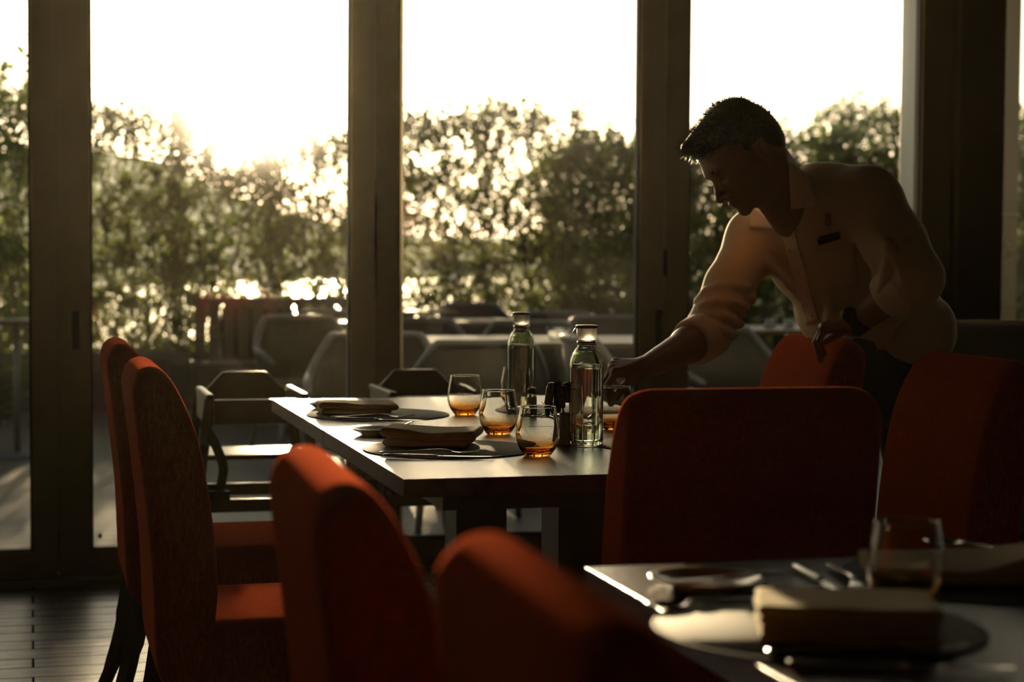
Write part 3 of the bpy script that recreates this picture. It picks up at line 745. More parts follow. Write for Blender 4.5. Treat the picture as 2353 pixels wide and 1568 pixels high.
# folded napkins: stacked soft folds of cloth with rounded loop ends
def napkin(ca, cb, depth, thick, z, lab, seed, layers, wave=.003):
    a, b = PZ(*ca, z), PZ(*cb, z); d = (b-a); L = d.length; d.normalize()
    e = empty('napkin', a, math.atan2(d.y, d.x), label=lab, cat='napkin', group='folded linen napkins')
    zb = .0006
    for li, (u0, u1, v0, v1, th, wv, lift) in enumerate(layers):
        nu, nv = 44, 20; th *= thick; top = {}; bot = {}; bm = bmesh.new()
        for i in range(nu+1):
            for j in range(nv+1):
                u = .5-.5*math.cos(math.pi*i/nu); v = .5-.5*math.cos(math.pi*j/nv)
                x = L*(u0+(u1-u0)*u); y = depth*(v0+(v1-v0)*v)
                rx = min(u*(u1-u0)*L, (1-u)*(u1-u0)*L)/(th*.5); ry = min(v, 1-v)*(v1-v0)*depth/(th*.5)
                px_ = math.sqrt(max(0, 1-max(0, 1-rx)**2)); py_ = math.sqrt(max(0, 1-max(0, 1-ry)**2)); pf = max(.06, px_*py_) if 0 < i < nu and 0 < j < nv else 0.0
                nz = noise.noise(Vector((x*14, y*14, seed+li*3.1)))*.0016
                if li == len(layers)-1: nz += wv*math.sin(u*3.6+seed)*(1-.5*v) - wv*.9*math.exp(-((u-.52)/.16)**2)*(1-v)
                dz = nz*(1 if li else .3)+lift*max(0, u-.6)**2*4
                c = zb+th*.5+dz; xs = x+noise.noise(Vector((y*14, seed, li)))*.004; ys = y+noise.noise(Vector((x*9, seed+2, li)))*.004
                top[i, j] = bm.verts.new((xs, ys, max(.0004, c+th*.5*pf)))
                bot[i, j] = top[i, j] if pf == 0 else bm.verts.new((xs, ys, max(.0002, c-th*.5*pf)))
        for i in range(nu):
            for j in range(nv):
                for T, fl in ((top, 0), (bot, 1)):
                    q = [T[i, j], T[i+1, j], T[i+1, j+1], T[i, j+1]]
                    if fl: q = q[::-1]
                    bm.faces.new(q)
        obj('fold', bm, M_NAP, e); zb += th*.90
    return e
LY = [(0, .97, .0, 1, .50, .0015, 0), (-.03, 1.07, -.04, .95, .58, .0045, .004)]
LY2 = [(0, 1, 0, 1, .26, 0, 0), (.01, .99, .02, 1, .26, 0, 0), (0, 1, .0, .98, .26, 0, 0), (-.01, 1.01, -.02, .98, .30, .0006, 0)]
napkin((738, 955), (905, 953), .115, .026, MZ, 'folded brown napkin on the far left placemat, long table', 1, LY)
napkin((878, 1027), (1078, 1031), .125, .034, MZ, 'folded brown napkin on the near left placemat, long table', 2, LY)
napkin((1745, 1480), (2165, 1490), .12, .037, MZ, 'thick folded tan napkin, most blurred, lower right foreground', 3, LY2)
napkin((2010, 1345), (2480, 1352), .13, .03, MZ, 'folded tan napkin behind the foreground glass at the right edge', 4, [(0, 1, 0, 1, .5, 0, 0), (-.02, 1, -.02, 1, .5, .010, .006)])

# side plates with butter knives
def side_plate(px, py, r, lab, base=TZ, mat=None):
    p = PZ(px, py, base); bm = bmesh.new()
    lathe(bm, [(0, 0), (r*.62, 0), (r*.66, .002), (r*.9, .009), (r, .012), (r*1.0, .014), (r*.97, .014), (r*.88, .0115), (r*.66, .0055), (0, .0045)], 72)
    o = obj('side_plate', bm, mat or M_PLATE); o.location = (p.x, p.y, base+.0003); tag(o, lab, 'plate', 'small side plates'); return o
side_plate(1623, 1352, .068, 'small amber-toned side plate on the corner of the foreground table')
side_plate(868, 999, .056, 'small dark side plate between the two left placemats', mat=M_PLATE2)
side_plate(748, 938, .045, 'small side plate at the far left corner of the long table', mat=M_PLATE2)
o = lay(KN, (945, 973), (870, 996), TZ+.0145, 'butter knife propped on the side plate between the placemats', 'knife', tilt=-.03); o.scale = (.8, .8, .8)
o = lay(KN, (1797, 1320), (1500, 1343), TZ+.0145, 'butter knife with bright handle lying across the foreground side plate', 'knife'); o.scale = (.8, .8, .8)

# ------------------------------------------------------------------ wooden high chairs
def make_highchair():
    e = empty('high_chair')       # front (open side) faces -Y; origin on floor at centre
    yb, yf = .17, -.17; hw = .145
    for s in (-1, 1):
        for (ya, za, yl, xs) in ((yb, .70, yb+.04, .235), (yf, .70, yf-.05, .235)):
            bm = bmesh.new(); tube(bm, [(s*hw, ya, za), (s*xs, yl, 0)], [(.016, .021), (.016, .018)], n=4, flat=(0, 1, 0)); obj('leg', bm, M_HC, e, smooth=False)
        bm = bmesh.new(); hexa(bm, [(s*(hw-.012), yf-.01, .618), (s*(hw+.012), yf-.01, .618), (s*(hw+.012), yb+.02, .618), (s*(hw-.012), yb+.02, .618)], [(s*(hw-.012), yf-.015, .715), (s*(hw+.012), yf-.015, .715), (s*(hw+.012), yb+.02, .715), (s*(hw-.012), yb+.02, .715)])
        obj('arm', bm, M_HC, e, smooth=False, bevel=.006)
    def panel(y0, y1, poly):
        bm = bmesh.new(); a = [bm.verts.new((x, y0, z)) for x, z in poly]; b = [bm.verts.new((x, y1, z)) for x, z in poly]
        bm.faces.new(a); bm.faces.new(b[::-1])
        for i in range(len(poly)): j = (i+1) % len(poly); bm.faces.new((a[i], b[i], b[j], a[j]))
        return bm
    obj('back_panel', panel(yb, yb+.02, [(-hw+.012, .60), (hw-.012, .60), (hw-.012, .700), (hw-.03, .715), (.075, .758), (.06, .762), (-.06, .762), (-.075, .758), (-hw+.03, .715), (-hw+.012, .700)]), M_HC, e, smooth=False, bevel=.004)
    obj('front_panel', panel(yf-.012, yf+.010, [(-hw+.012, .622), (hw-.012, .622), (hw-.012, .698), (-hw+.012, .698)]), M_HC, e, smooth=False, bevel=.004)
    obj('seat', boxm((-.165, yf+.06, .505), (.165, yb-.02, .521)), M_HC, e, smooth=False, bevel=.004)
    for y in (yf-.025, yb+.03): obj('stretcher', boxm((-.19, y-.01, .355), (.19, y+.01, .395)), M_HC, e, smooth=False, bevel=.003)
    bm = bmesh.new()
    tube(bm, catmull([(-.15, yf-.0, .60), (-.13, yf-.03, .56), (-.11, yf-.05, .50), (-.115, yf-.05, .45), (-.125, yf-.05, .41)], 5), [(.016, .005)]*21, n=8, flat=(0, 1, 0))
    tube(bm, catmull([(-.16, yf-.02, .56), (-.185, yf-.04, .53), (-.19, yf-.04, .47), (-.165, yf-.05, .43)], 5), [(.014, .005)]*16, n=8, flat=(0, 1, 0))
    box(bm, (-.16, yf-.06, .395), (-.09, yf-.04, .425))
    obj('strap', bm, M_STRAP, e, bevel=.003)
    return e
HC = make_highchair()
p = PZ(588, 1000, .60); place(HC, (p.x+.02, 5.78, 0), .0, label='dark wooden high chair left of the long table, by the doors', cat='high chair', group='wooden high chairs')
p2 = PY(990, 940, 5.78); place(HC, (p2.x-.01, 5.80, 0), .0, label='dark wooden high chair mostly hidden behind the long table', cat='high chair', group='wooden high chairs')

# ------------------------------------------------------------------ outdoor furniture
def make_tub():
    e = empty('outdoor_armchair')      # faces -Y
    bm = bmesh.new(); n = 36; rings = []
    def shell(a):  # a from 0..pi sweep, from right front around the back to left front
        t = a/math.pi; x = .30*math.cos(a); y = .27*math.sin(a)**.8 if math.sin(a) > 0 else 0
        lift = math.sin(a)**2
        return x, y, .60+.18*min(1, math.sin(a)/.75)**2
    tops = []
    for k in range(n+1):
        a = math.pi*k/n; x, y, z = shell(a); sx, sy = x*.86, y*.82
        nx, ny = math.cos(a), math.sin(a)
        rings.append([bm.verts.new(q) for q in ((x+nx*.012, y+ny*.012, z), (sx+nx*.012, sy+ny*.012, .36), (sx-nx*.012, sy-ny*.012, .36), (x-nx*.012, y-ny*.012, z))])
        tops.append((x, y, z+.006))
    for a, b in zip(rings, rings[1:]):
        for i in range(4): bm.faces.new((a[i], a[(i+1) % 4], b[(i+1) % 4], b[i]))
    for r_ in (rings[0], rings[-1]): bm.faces.new(r_)
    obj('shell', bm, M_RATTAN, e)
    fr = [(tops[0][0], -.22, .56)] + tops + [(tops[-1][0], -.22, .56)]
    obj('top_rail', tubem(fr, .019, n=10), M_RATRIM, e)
    bm = bmesh.new(); lathe(bm, [(0, .36), (.27, .36), (.29, .375), (.29, .43), (.27, .45), (0, .455)], 36)
    for v in bm.verts: v.co.y = v.co.y*.9-.03
    obj('seat_cushion', bm, M_CUSH, e)
    obj('seat_frame', boxm((-.26, -.27, .33), (.26, .20, .36)), M_RATRIM, e, smooth=False, bevel=.01)
    for sx, sy in ((-1, -1), (1, -1), (-1, 1), (1, 1)):
        obj('leg', tubem([(sx*.24, -.24 if sy < 0 else .19, .34), (sx*.28, -.28 if sy < 0 else .24, 0)], [.02, .014], n=10), M_RATRIM, e)
    return e
TB = make_tub()
def g(px, y, py=800): q = PY(px, py, y); return q.x
OC = [(715, 10.1, .2, 'grey outdoor armchair with pale curved rail, left of the hazy door post'),
      (770, 11.6, 2.9, 'grey outdoor armchair behind another, left of the hazy door post'),
      (868, 7.75, -.15, 'nearest outdoor armchair, half hidden by the hazy door post'),
      (985, 9.55, .1, 'outdoor armchair between the two outdoor tables right of the hazy post'),
      (1190, 9.6, 3.2, 'wide-armed outdoor armchair whose rail shows left of the bottles'),
      (1310, 10.75, .1, 'outdoor armchair behind the candle bowl, topmost pale rail'),
      (1105, 12.9, .1, 'small far outdoor armchair in front of the hedge'),
      (1420, 9.9, .0, 'outdoor armchair next to the post beside the waiter'),
      (1440, 7.6, 1.6, 'dark outdoor armchair seen between the right bottle and the post'),
      (1690, 8.15, .15, 'outdoor armchair with pale legs under the waiter\'s raised arm'),
      (600, 13.0, 2.9, 'far outdoor armchair in shade near the hedge, left wide pane'),
      (1085, 7.42, 3.14, 'outdoor armchair whose pale legs show under the long table')]
for px, y, rz, lab in OC: place(TB, (g(px, y), y, 0), rz, label=lab, cat='armchair', group='outdoor armchairs on the deck')
def otable(px, y, w, d, rz, lab, square=True):
    e = empty('outdoor_table', (g(px, y), y, 0), rz, label=lab, cat='table', group='outdoor tables on the deck')
    obj('tabletop', boxm((-w/2, -d/2, .725), (w/2, d/2, .75)), M_OTAB, e, smooth=False, bevel=.004)
    obj('pedestal', tubem([(0, 0, .02), (0, 0, .725)], .035, n=16), M_PLANT, e); obj('base', boxm((-.25, -.25, 0), (.25, .25, .02)), M_PLANT, e, smooth=False, bevel=.004)
otable(1215, 8.35, 1.5, .8, -.10, 'outdoor table carrying a ribbed candle bowl')
otable(1010, 10.9, 1.3, .7, -.05, 'sunlit outdoor table behind the nearest outdoor chairs')
otable(925, 12.95, .7, .6, 0, 'farthest outdoor table just in front of the hedge')
otable(1790, 9.6, 1.0, .7, 0, 'outdoor table glimpsed under the waiter\'s arm')
p = PZ(1283, 786, .75); o = obj('candle_bowl', None or lathem([(0, 0), (.03, 0), (.036, .004), (.047, .022), (.052, .045), (.053, .066), (.050, .066), (.049, .045), (.044, .024), (.033, .010), (0, .008)], 40), M_CLEAR)
o.location = (p.x, p.y, .7503); tag(o, 'clear ribbed glass candle bowl on the outdoor table', 'candle bowl')
me = o.data
for v in me.vertices:
    a = math.atan2(v.co.y, v.co.x); k = 1+.035*math.cos(a*14); z = v.co.z; k *= 1+.02*math.sin(z*500)
    v.co.x *= k; v.co.y *= k
for k in range(4):
    pp = PY(1742+22*k, 735+(k % 2)*10, 9.6)
    o = obj('votive_glass', lathem([(0, 0), (.024, 0), (.028, .05), (.025, .05), (.022, .006), (0, .006)], 20), M_CLEAR); o.location = (pp.x, 9.45+.1*(k % 2), .7503)
    tag(o, 'small votive glass sparkling under the waiter\'s arm, %s of the four' % ('leftmost', 'second from left', 'second from right', 'rightmost')[k], 'votive glass', 'votive glasses on an outdoor table')
# round bistro table far left
e = empty('bistro_table', (g(38, 10.6), 10.6, 0), label='small round bistro table beyond the leftmost pane', cat='table')
obj('tabletop', lathem([(0, .745), (.20, .745), (.215, .755), (.215, .765), (.20, .772), (0, .772)], 40), M_PLANT, e)
obj('pedestal', tubem([(0, 0, .02), (0, 0, .745)], .02, n=14), M_RATRIM, e); obj('base', lathem([(0, 0), (.17, 0), (.17, .012), (.03, .03), (0, .03)], 32), M_RATRIM, e)
# low dark sofa/bench in the shade in front of the planter
e = empty('outdoor_bench', (g(640, 12.4), 12.4, 0), label='dark slatted outdoor bench back against the hedge, left wide pane', cat='bench')
bm = bmesh.new()
for k in range(11): box(bm, (-.55+k*.1, .18, .42), (-.48+k*.1, .2, .80))
obj('back_slats', bm, M_PLANT, e, smooth=False); obj('top_bar', boxm((-.58, .17, .8), (.58, .21, .85)), M_PLANT, e, smooth=False)
obj('seat', boxm((-.58, -.25, .38), (.58, .2, .42)), M_PLANT, e, smooth=False)
for sx in (-.54, .54):
    for sy in (-.22, .17): obj('leg', boxm((sx-.025, sy-.025, 0), (sx+.025, sy+.025, .38)), M_PLANT, e, smooth=False)

# ------------------------------------------------------------------ the waiter: smooth implicit surfaces turned into meshes
class HeadAxes(list): pass
class Field:
    def __init__(s): s.pr = []
    def cone(s, a, ra, b, rb, k=.02): s.pr.append(('c', np.array(a), ra, np.array(b), rb, k)); return s
    def ell(s, c, R, r, k=.02, sub=False):   # R rows = local axes
        s.pr.append(('s' if sub else 'e', np.array(c), np.array([np.array(v) for v in R]), np.array(r)*(HS if isinstance(R, HeadAxes) else 1.0), None, k)); return s
    def dist(s, p, P):
        if p[0] == 'c':
            a, ra, b, rb = p[1:5]; ab = b-a; L2 = max(ab@ab, 1e-9); t = np.clip(((P-a)@ab)/L2, 0, 1)
            return np.linalg.norm(P-a-t[..., None]*ab, axis=-1)-(ra+(rb-ra)*t)
        c, R, r = p[1:4]; q = (P-c)@R.T; k0 = np.linalg.norm(q/r, axis=-1); k1 = np.linalg.norm(q/(r*r), axis=-1)
        return k0*(k0-1)/np.maximum(k1, 1e-6)
    def bb(s, p):
        if p[0] == 'c': return np.minimum(p[1]-p[2], p[3]-p[4]), np.maximum(p[1]+p[2], p[3]+p[4])
        e = np.sqrt((((p[2].T)*p[3])**2).sum(1)); return p[1]-e, p[1]+e
    def at(s, P):
        f = np.full(P.shape[:-1], 1.0)
        for p in s.pr: f = s.comb(f, s.dist(p, P), p)
        return f
    def comb(s, f, d, p):
        k = p[5]
        if p[0] == 's':
            h = np.maximum(k-np.abs(f+d), 0)/k; return np.maximum(f, -d)+h*h*k*.25
        h = np.maximum(k-np.abs(f-d), 0)/k; return np.minimum(f, d)-h*h*k*.25
    def mesh(s, vox):
        los, his = zip(*[s.bb(p) for p in s.pr if p[0] != 's']); lo = np.min(los, 0)-3*vox-.01; hi = np.max(his, 0)+3*vox+.01
        n = np.ceil((hi-lo)/vox).astype(int)+1; f = np.full(n, 1.0, dtype=np.float64)
        for p in s.pr:
            a, b = s.bb(p); m = p[5]+4*vox
            i0 = np.maximum(((a-m-lo)/vox).astype(int), 0); i1 = np.minimum(np.ceil((b+m-lo)/vox).astype(int)+1, n)
            g_ = np.stack(np.meshgrid(*[lo[d]+vox*np.arange(i0[d], i1[d]) for d in range(3)], indexing='ij'), -1)
            sl = tuple(slice(i0[d], i1[d]) for d in range(3)); f[sl] = s.comb(f[sl], s.dist(p, g_), p)
        sg = f < 0
        nx, ny, nz = n; cs = np.zeros((nx-1, ny-1, nz-1, 3)); cn = np.zeros((nx-1, ny-1, nz-1))
        for dx, dy, dz, ax in [(0, j, k, 0) for j in (0, 1) for k in (0, 1)]+[(j, 0, k, 1) for j in (0, 1) for k in (0, 1)]+[(j, k, 0, 2) for j in (0, 1) for k in (0, 1)]:
            o0 = [dx, dy, dz]; o1 = list(o0); o1[ax] += 1
            A = f[o0[0]:nx-1+o0[0], o0[1]:ny-1+o0[1], o0[2]:nz-1+o0[2]]; B = f[o1[0]:nx-1+o1[0], o1[1]:ny-1+o1[1], o1[2]:nz-1+o1[2]]
            cr = (A < 0) != (B < 0); t = np.where(cr, A/np.where(cr, A-B, 1), 0); cn += cr
            for d in range(3): cs[..., d] += np.where(cr, o0[d]+(t if d == ax else 0), 0)
        m = cn > 0; idx = -np.ones(m.shape, int); idx[m] = np.arange(m.sum()); I = np.argwhere(m)
        V = lo+vox*(I+cs[m]/cn[m][:, None])
        for _ in range(2):   # pull onto the true surface
            e = vox*.3; f0 = s.near(V); gr = np.stack([(s.near(V+np.eye(3)[d]*e)-s.near(V-np.eye(3)[d]*e))/(2*e) for d in range(3)], -1)
            g2 = np.maximum((gr**2).sum(-1), .05); V = V-np.clip((f0/g2), -vox*.5, vox*.5)[:, None]*gr
        F = []
        for ax in range(3):
            b_, c_ = (ax+1) % 3, (ax+2) % 3
            sl0 = [slice(1, n[d]-1) for d in range(3)]; sl1 = list(sl0); sl0[ax] = slice(0, n[ax]-1); sl1[ax] = slice(1, n[ax])
            a0, a1 = sg[tuple(sl0)], sg[tuple(sl1)]; E = np.argwhere(a0 != a1); off = np.array([1 if d != ax else 0 for d in range(3)]); E0 = E+off
            ins = a0[a0 != a1] if False else a0[tuple(E.T)]
            def cell(db, dc): q = E0.copy(); q[:, b_] -= db; q[:, c_] -= dc; return idx[tuple(q.T)]
            q = np.stack([cell(1, 1), cell(0, 1), cell(0, 0), cell(1, 0)], 1); q[~ins] = q[~ins][:, ::-1]; F.append(q)
        F = np.concatenate(F); F = F[(F >= 0).all(1)]
        return V.tolist(), F.tolist()
    def near(s, P):
        f = np.full(len(P), 1.0)
        for p in s.pr:
            a, b = s.bb(p); m = p[5]+.03
            w = ((P > a-m) & (P < b+m)).all(1)
            if w.any(): f[w] = s.comb(f[w], s.dist(p, P[w]), p)
        return f
    def hit(s, px, py, t0=3.4, t1=6.0, off=0.0):
        d = ray(px, py); ts = np.arange(t0, t1, .004); P = np.array(CAMP)+ts[:, None]*np.array(d); f = s.near(P)-off
        k = np.argmax(f < 0)
        if f[k] >= 0: k = int(np.argmin(f)); return Vector(P[k])
        t = ts[k-1]+.004*f[k-1]/(f[k-1]-f[k]); return CAMP+d*float(t)

RC = CR @ Vector((1, 0, 0)); UC = CR @ Vector((0, 1, 0)); TC = CR @ Vector((0, 0, 1))   # picture-right, picture-up, towards the viewer
# head frame
HS = 1.06
tilt, hy = math.radians(40), math.radians(16)
F0 = -RC*math.cos(tilt)-UC*math.sin(tilt); HF = F0*math.cos(hy)+TC*math.sin(hy); HL = TC*math.cos(hy)-F0*math.sin(hy); HU = -RC*math.sin(tilt)+UC*math.cos(tilt)
HC0 = W(1752, 347, 4.36)-(HF*(-.012)+HU*(-.010)+HL*.072)*HS
def H(a, b, c=0): return HC0+(HF*a+HU*b+HL*c)*HS
HR = HeadAxes([HF, HU, HL])
def hdir(a, b, c):
    f = (HF*a+HU*b+HL*c).normalized(); u = (HU-f*HU.dot(f)).normalized(); return HeadAxes([f, u, f.cross(u)])
body = Field()
# skull and face
body.ell(H(-.008, .036), HR, (.094, .078, .074), .03)
body.ell(H(.030, .010), HR, (.060, .075, .064), .03)
body.ell(H(.040, -.040), HR, (.048, .058, .050), .03)
body.ell(H(.030, -.066), HR, (.052, .026, .048), .02)          # jaw
body.ell(H(.080, -.086), HR, (.015, .016, .020), .018)          # chin
body.ell(H(.074, .026), HR, (.019, .012, .050), .016)           # brow ridge
body.cone(H(.086, .012), .0075, H(.110, -.030), .0100, .010)    # nose bridge to tip
body.ell(H(.110, -.032), HR, (.011, .009, .012), .007)
for c in (-1, 1):
    body.ell(H(.098, -.036, c*.0135), HR, (.012, .008, .0068), .006)    # nostril wings
    body.ell(H(.062, -.020, c*.036), HR, (.022, .018, .018), .02)       # cheekbones
    body.ell(H(.085, .006, c*.031), HR, (.012, .011, .016), .008, sub=True)   # eye socket
    body.ell(H(.0705, .006, c*.031), HR, (.0125, .0115, .0125), .004)   # lidded eye
    body.cone(H(.079, .004, c*.020), .0022, H(.076, .003, c*.042), .0022, .003)  # lower lid
    body.ell(H(-.012, -.010, c*.074), HR, (.018, .030, .0065), .005)    # ear
    body.ell(H(-.010, -.008, c*.081), HR, (.009, .016, .004), .004, sub=True)
    body.cone(H(.002, .012, c*.078), .004, H(-.024, .014, c*.082), .004, .004)
    body.cone(H(-.024, .014, c*.082), .004, H(-.020, -.024, c*.078), .004, .004)
    body.ell(H(-.006, -.034, c*.074), HR, (.008, .009, .005), .004)     # lobe
body.ell(H(.090, -.0555), hdir(1, -.1, 0), (.011, .0058, .021), .005)    # upper lip
body.ell(H(.088, -.0665), hdir(1, -.1, 0), (.0105, .0062, .018), .005)   # lower lip
body.ell(H(.082, -.046), HR, (.014, .010, .020), .008)
body.cone(H(.0985, -.0608, -.016), .0016, H(.0985, -.0608, .016), .0016, .003)
# neck and trunk
NB = W(1838, 470, 4.58)
body.cone(H(-.035, -.035), .060, NB, .052, .03)
body.cone(H(.020, -.075), .030, NB-UC*.04-RC*.03, .042, .03)
ch, wst, plv = W(1890, 560, 4.70), W(1965, 690, 4.82), W(2068, 858, 4.90)
body.cone(NB, .042, ch+RC*.03, .05, .03); body.cone(ch+RC*.03, .07, wst, .10, .05); body.cone(wst, .10, plv, .125, .05)
Lsh, Rsh = W(1992, 464, 4.54), W(1738, 548, 4.76)
body.cone(ch, .07, Lsh, .056, .03); body.cone(ch, .07, Rsh, .056, .03); body.cone(NB, .045, Lsh, .05, .03); body.cone(NB, .04, Rsh, .05, .03)
Lel, Lwr = W(2098, 640, 4.42), W(1962, 750, 4.53)
Rel, Rwr = W(1628, 768, 4.60), W(1482, 846, 4.36)
body.cone(Lsh, .054, Lel, .043, .03); body.cone(Rsh, .054, Rel, .044, .03)
def forearm(el, wr, side):
    d = (wr-el); m = el+d*.32
    body.cone(el, .040, m, .043, .02); body.cone(m, .043, wr, .027, .02)
forearm(Lel, Lwr, 1); forearm(Rel, Rwr, -1)
def hand(wr, d, n, t, curls, spread, thumb):
    """d wrist->knuckles, n back-of-hand normal, t towards the thumb"""
    d = d.normalized(); t = (t-d*t.dot(d)).normalized(); n = d.cross(t)*(1 if d.cross(t).dot(n) > 0 else -1)
    tips = []
    for i, (off, L) in enumerate(zip((.030, .010, -.010, -.029), ((.040, .025, .020), (.044, .028, .021), (.041, .026, .020), (.032, .020, .018)))):
        kn = wr+d*(.080-.004*abs(i-1)-(.006 if i == 3 else 0))+t*off+n*.002
        body.cone(wr+t*off*.55+d*.008, .0165, kn, .0125, .012)
        body.ell(kn+n*.002, [d, n, t], (.011, .0115, .0095), .005)
        p = kn; dd = (d+t*spread[i]).normalized(); ang = 0; r = (.0092, .0095, .009, .0078)[i]
        for j, l in enumerate(L):
            ang += curls[i][j]; v = dd*math.cos(ang)-n*math.sin(ang); q = p+v*l
            body.cone(p, r-(j*.0008), q, r-((j+1)*.0008), .0035); p = q
        tips.append(p)
    # thumb from the side of the palm near its base
    b = wr+d*.018+t*.024-n*.006; p1 = b+(d*thumb[0]+t*thumb[1]-n*thumb[2]).normalized()*.044; p2 = p1+(d*thumb[3]+t*thumb[4]-n*thumb[5]).normalized()*.032; p3 = p2+(d*thumb[6]+t*thumb[7]-n*thumb[8]).normalized()*.026
    body.cone(wr+d*.01+t*.008-n*.004, .017, b, .0155, .012); body.cone(b, .0145, p1, .0115, .008); body.cone(p1, .0115, p2, .0100, .004); body.cone(p2, .0100, p3, .0085, .004)
    return tips
r45 = math.radians
tipsR = hand(Rwr, -RC*.95-UC*.02+TC*.12, UC, TC*.9-UC*.35, [[r45(58), r45(38), r45(15)], [r45(62), r45(40), r45(18)], [r45(68), r45(42), r45(20)], [r45(72), r45(44), r45(20)]], (.12, .03, -.06, -.16), (.8, .35, .55, .7, -.05, .8, .5, -.2, 1.0))
tipsL = hand(Lwr, -RC*.86-UC*.06-TC*.45, UC, -TC*.75-RC*.1+UC*.05, [[r45(50), r45(35), r45(12)], [r45(55), r45(38), r45(14)], [r45(58), r45(38), r45(15)], [r45(60), r45(40), r45(15)]], (.14, .04, -.08, -.2), (.7, .7, .25, .9, .3, .4, 1, 0, .5))
# legs
Lft, Rft = Vector((2.40, 4.36, .05)), Vector((2.50, 4.62, .05))
hipL, hipR = plv+Vector((.05, -.085, -.05)), plv+Vector((.05, .085, -.05))
kneeL, kneeR = Vector((2.33, 4.38, .47)), Vector((2.38, 4.58, .47))
for hp, kn, ft in ((hipL, kneeL, Lft), (hipR, kneeR, Rft)):
    body.cone(hp, .088, kn, .056, .03); body.cone(kn, .056, ft+Vector((0, 0, .05)), .038, .03); body.cone(ft, .034, ft+Vector((-.16, 0, -.02)), .026, .02)
wa = empty('person', (2.36, 4.48, 0), label='waiter in a pale shirt with rolled sleeves bending over the table, setting down a glass', cat='person')
inv = Matrix.Translation((-2.36, -4.48, 0))
def pobj(name, vf, mat, parent=wa, **k):
    vs, fs = vf; vs = [(x-2.36, y-4.48, z) for x, y, z in vs]
    o = obj(name, (vs, fs), mat, parent, **k); return o
bodyo = pobj('body', body.mesh(.0045), M_SKIN)

# shirt: torso and sleeves
def shirt_parts(S_, grow=0.0):
    ax = (plv-NB).normalized(); sd = (Lsh-Rsh); sd = (sd-ax*sd.dot(ax)).normalized(); fr = ax.cross(sd)
    R_ = [ax, sd, fr]
    S_.ell(W(1905, 505, 4.68), R_, (.145+grow, .182+grow, .118+grow), .05)
    S_.ell(W(1925, 590, 4.73), R_, (.160+grow, .190+grow, .132+grow), .05)
    S_.ell(W(1985, 700, 4.84), R_, (.165+grow, .192+grow, .138+grow), .05)
    S_.ell(W(2050, 775, 4.88), R_, (.135+grow, .172+grow, .142+grow), .05)
    return R_
shirt = Field(); TR = shirt_parts(shirt)
shirt.cone(NB+UC*.01+RC*.015, .072, W(1905, 480, 4.68), .104, .04)
shirt.ell(W(1862, 528, 4.60), TR, (.075, .055, .06), .03)
shirt.cone(W(1880, 455, 4.62), .074, Lsh-UC*.000, .083, .05); shirt.cone(W(1830, 508, 4.68), .078, Rsh, .072, .05)
shirt.cone(Lsh, .085, Lsh*.45+Lel*.55+RC*.006, .077, .03); shirt.cone(Lsh*.45+Lel*.55+RC*.006, .077, Lel+RC*.004, .070, .02); Lc = Lel*.72+Lwr*.28; shirt.cone(Lel, .070, Lc, .058, .02)
rm = Rsh*.5+Rel*.5
shirt.cone(Rsh, .072, rm-RC*.008, .062, .04); shirt.cone(rm-RC*.008, .062, Rel-RC*.004-UC*.0, .060, .02); Rc = Rel*.80+Rwr*.20; shirt.cone(Rel, .060, Rc, .055, .02)
# folds around elbows and waist
rnd = random.Random(12)
for a_, b_, r_, cnt in ((Lsh, Lel, .070, 5), (Rsh, Rel, .062, 6)):
    ax_ = (b_-a_).normalized(); o1 = ax_.orthogonal().normalized(); o2 = ax_.cross(o1)
    for k in range(cnt):
        c = a_+(b_-a_)*(.45+.6*k/cnt); ph = rnd.uniform(0, 6.28); pr_ = None
        for j in range(5):
            an = ph+j*.55; q = c+(o1*math.cos(an)+o2*math.sin(an))*(r_*.98)+ax_*(.018*j-.03)
            if pr_ is not None: shirt.cone(pr_, .008, q, .008, .014)
            pr_ = q
for (x0_, y0_, x1_, y1_) in ((1880, 830, 2010, 700), (1990, 820, 2110, 700), (1760, 600, 1850, 700), (2010, 520, 2075, 640), (1905, 640, 1900, 760), (2040, 560, 2020, 680)):
    a_, b_ = shirt.hit(x0_, y0_), shirt.hit(x1_, y1_); m_ = shirt.hit((x0_+x1_)/2+8, (y0_+y1_)/2)
    shirt.cone(a_+UC*0-TC*.004, .007, m_-TC*.003, .010, .016); shirt.cone(m_-TC*.003, .010, b_-TC*.004, .006, .016)
shirt.ell(W(2152, 748, 4.88), [RC, UC, TC], (.024, .048, .09), .04)
# trim the hem and open the collar
hemn = (-UC*.90-RC*.30).normalized()
def slab(S_, c, R_, r): S_.ell(c, R_, r, .004, sub=True)
u2 = hemn.orthogonal().normalized(); 
slab(shirt, W(2085, 838, 4.88)+hemn*.300, [hemn, u2, hemn.cross(u2)], (.300, .80, .80))
sh = pobj('shirt', shirt.mesh(.0055), M_SHIRT)
cuff = Field(); dC = (Lwr-Lel).normalized(); cuff.cone(Lel*.88+Lwr*.12, .069, Lc+dC*.012, .063, .01)
slab(cuff, Lc+dC*.19, [dC, dC.orthogonal().normalized(), dC.cross(dC.orthogonal().normalized())], (.16, .3, .3)); pobj('rolled_cuff', cuff.mesh(.005), M_SHIRT2)
cuff = Field(); dC = (Rwr-Rel).normalized(); cuff.cone(Rel*.98+Rwr*.02, .063, Rc+dC*.008, .060, .01)
slab(cuff, Rc+dC*.185, [dC, dC.orthogonal().normalized(), dC.cross(dC.orthogonal().normalized())], (.16, .3, .3)); pobj('rolled_cuff', cuff.mesh(.005), M_SHIRT2)

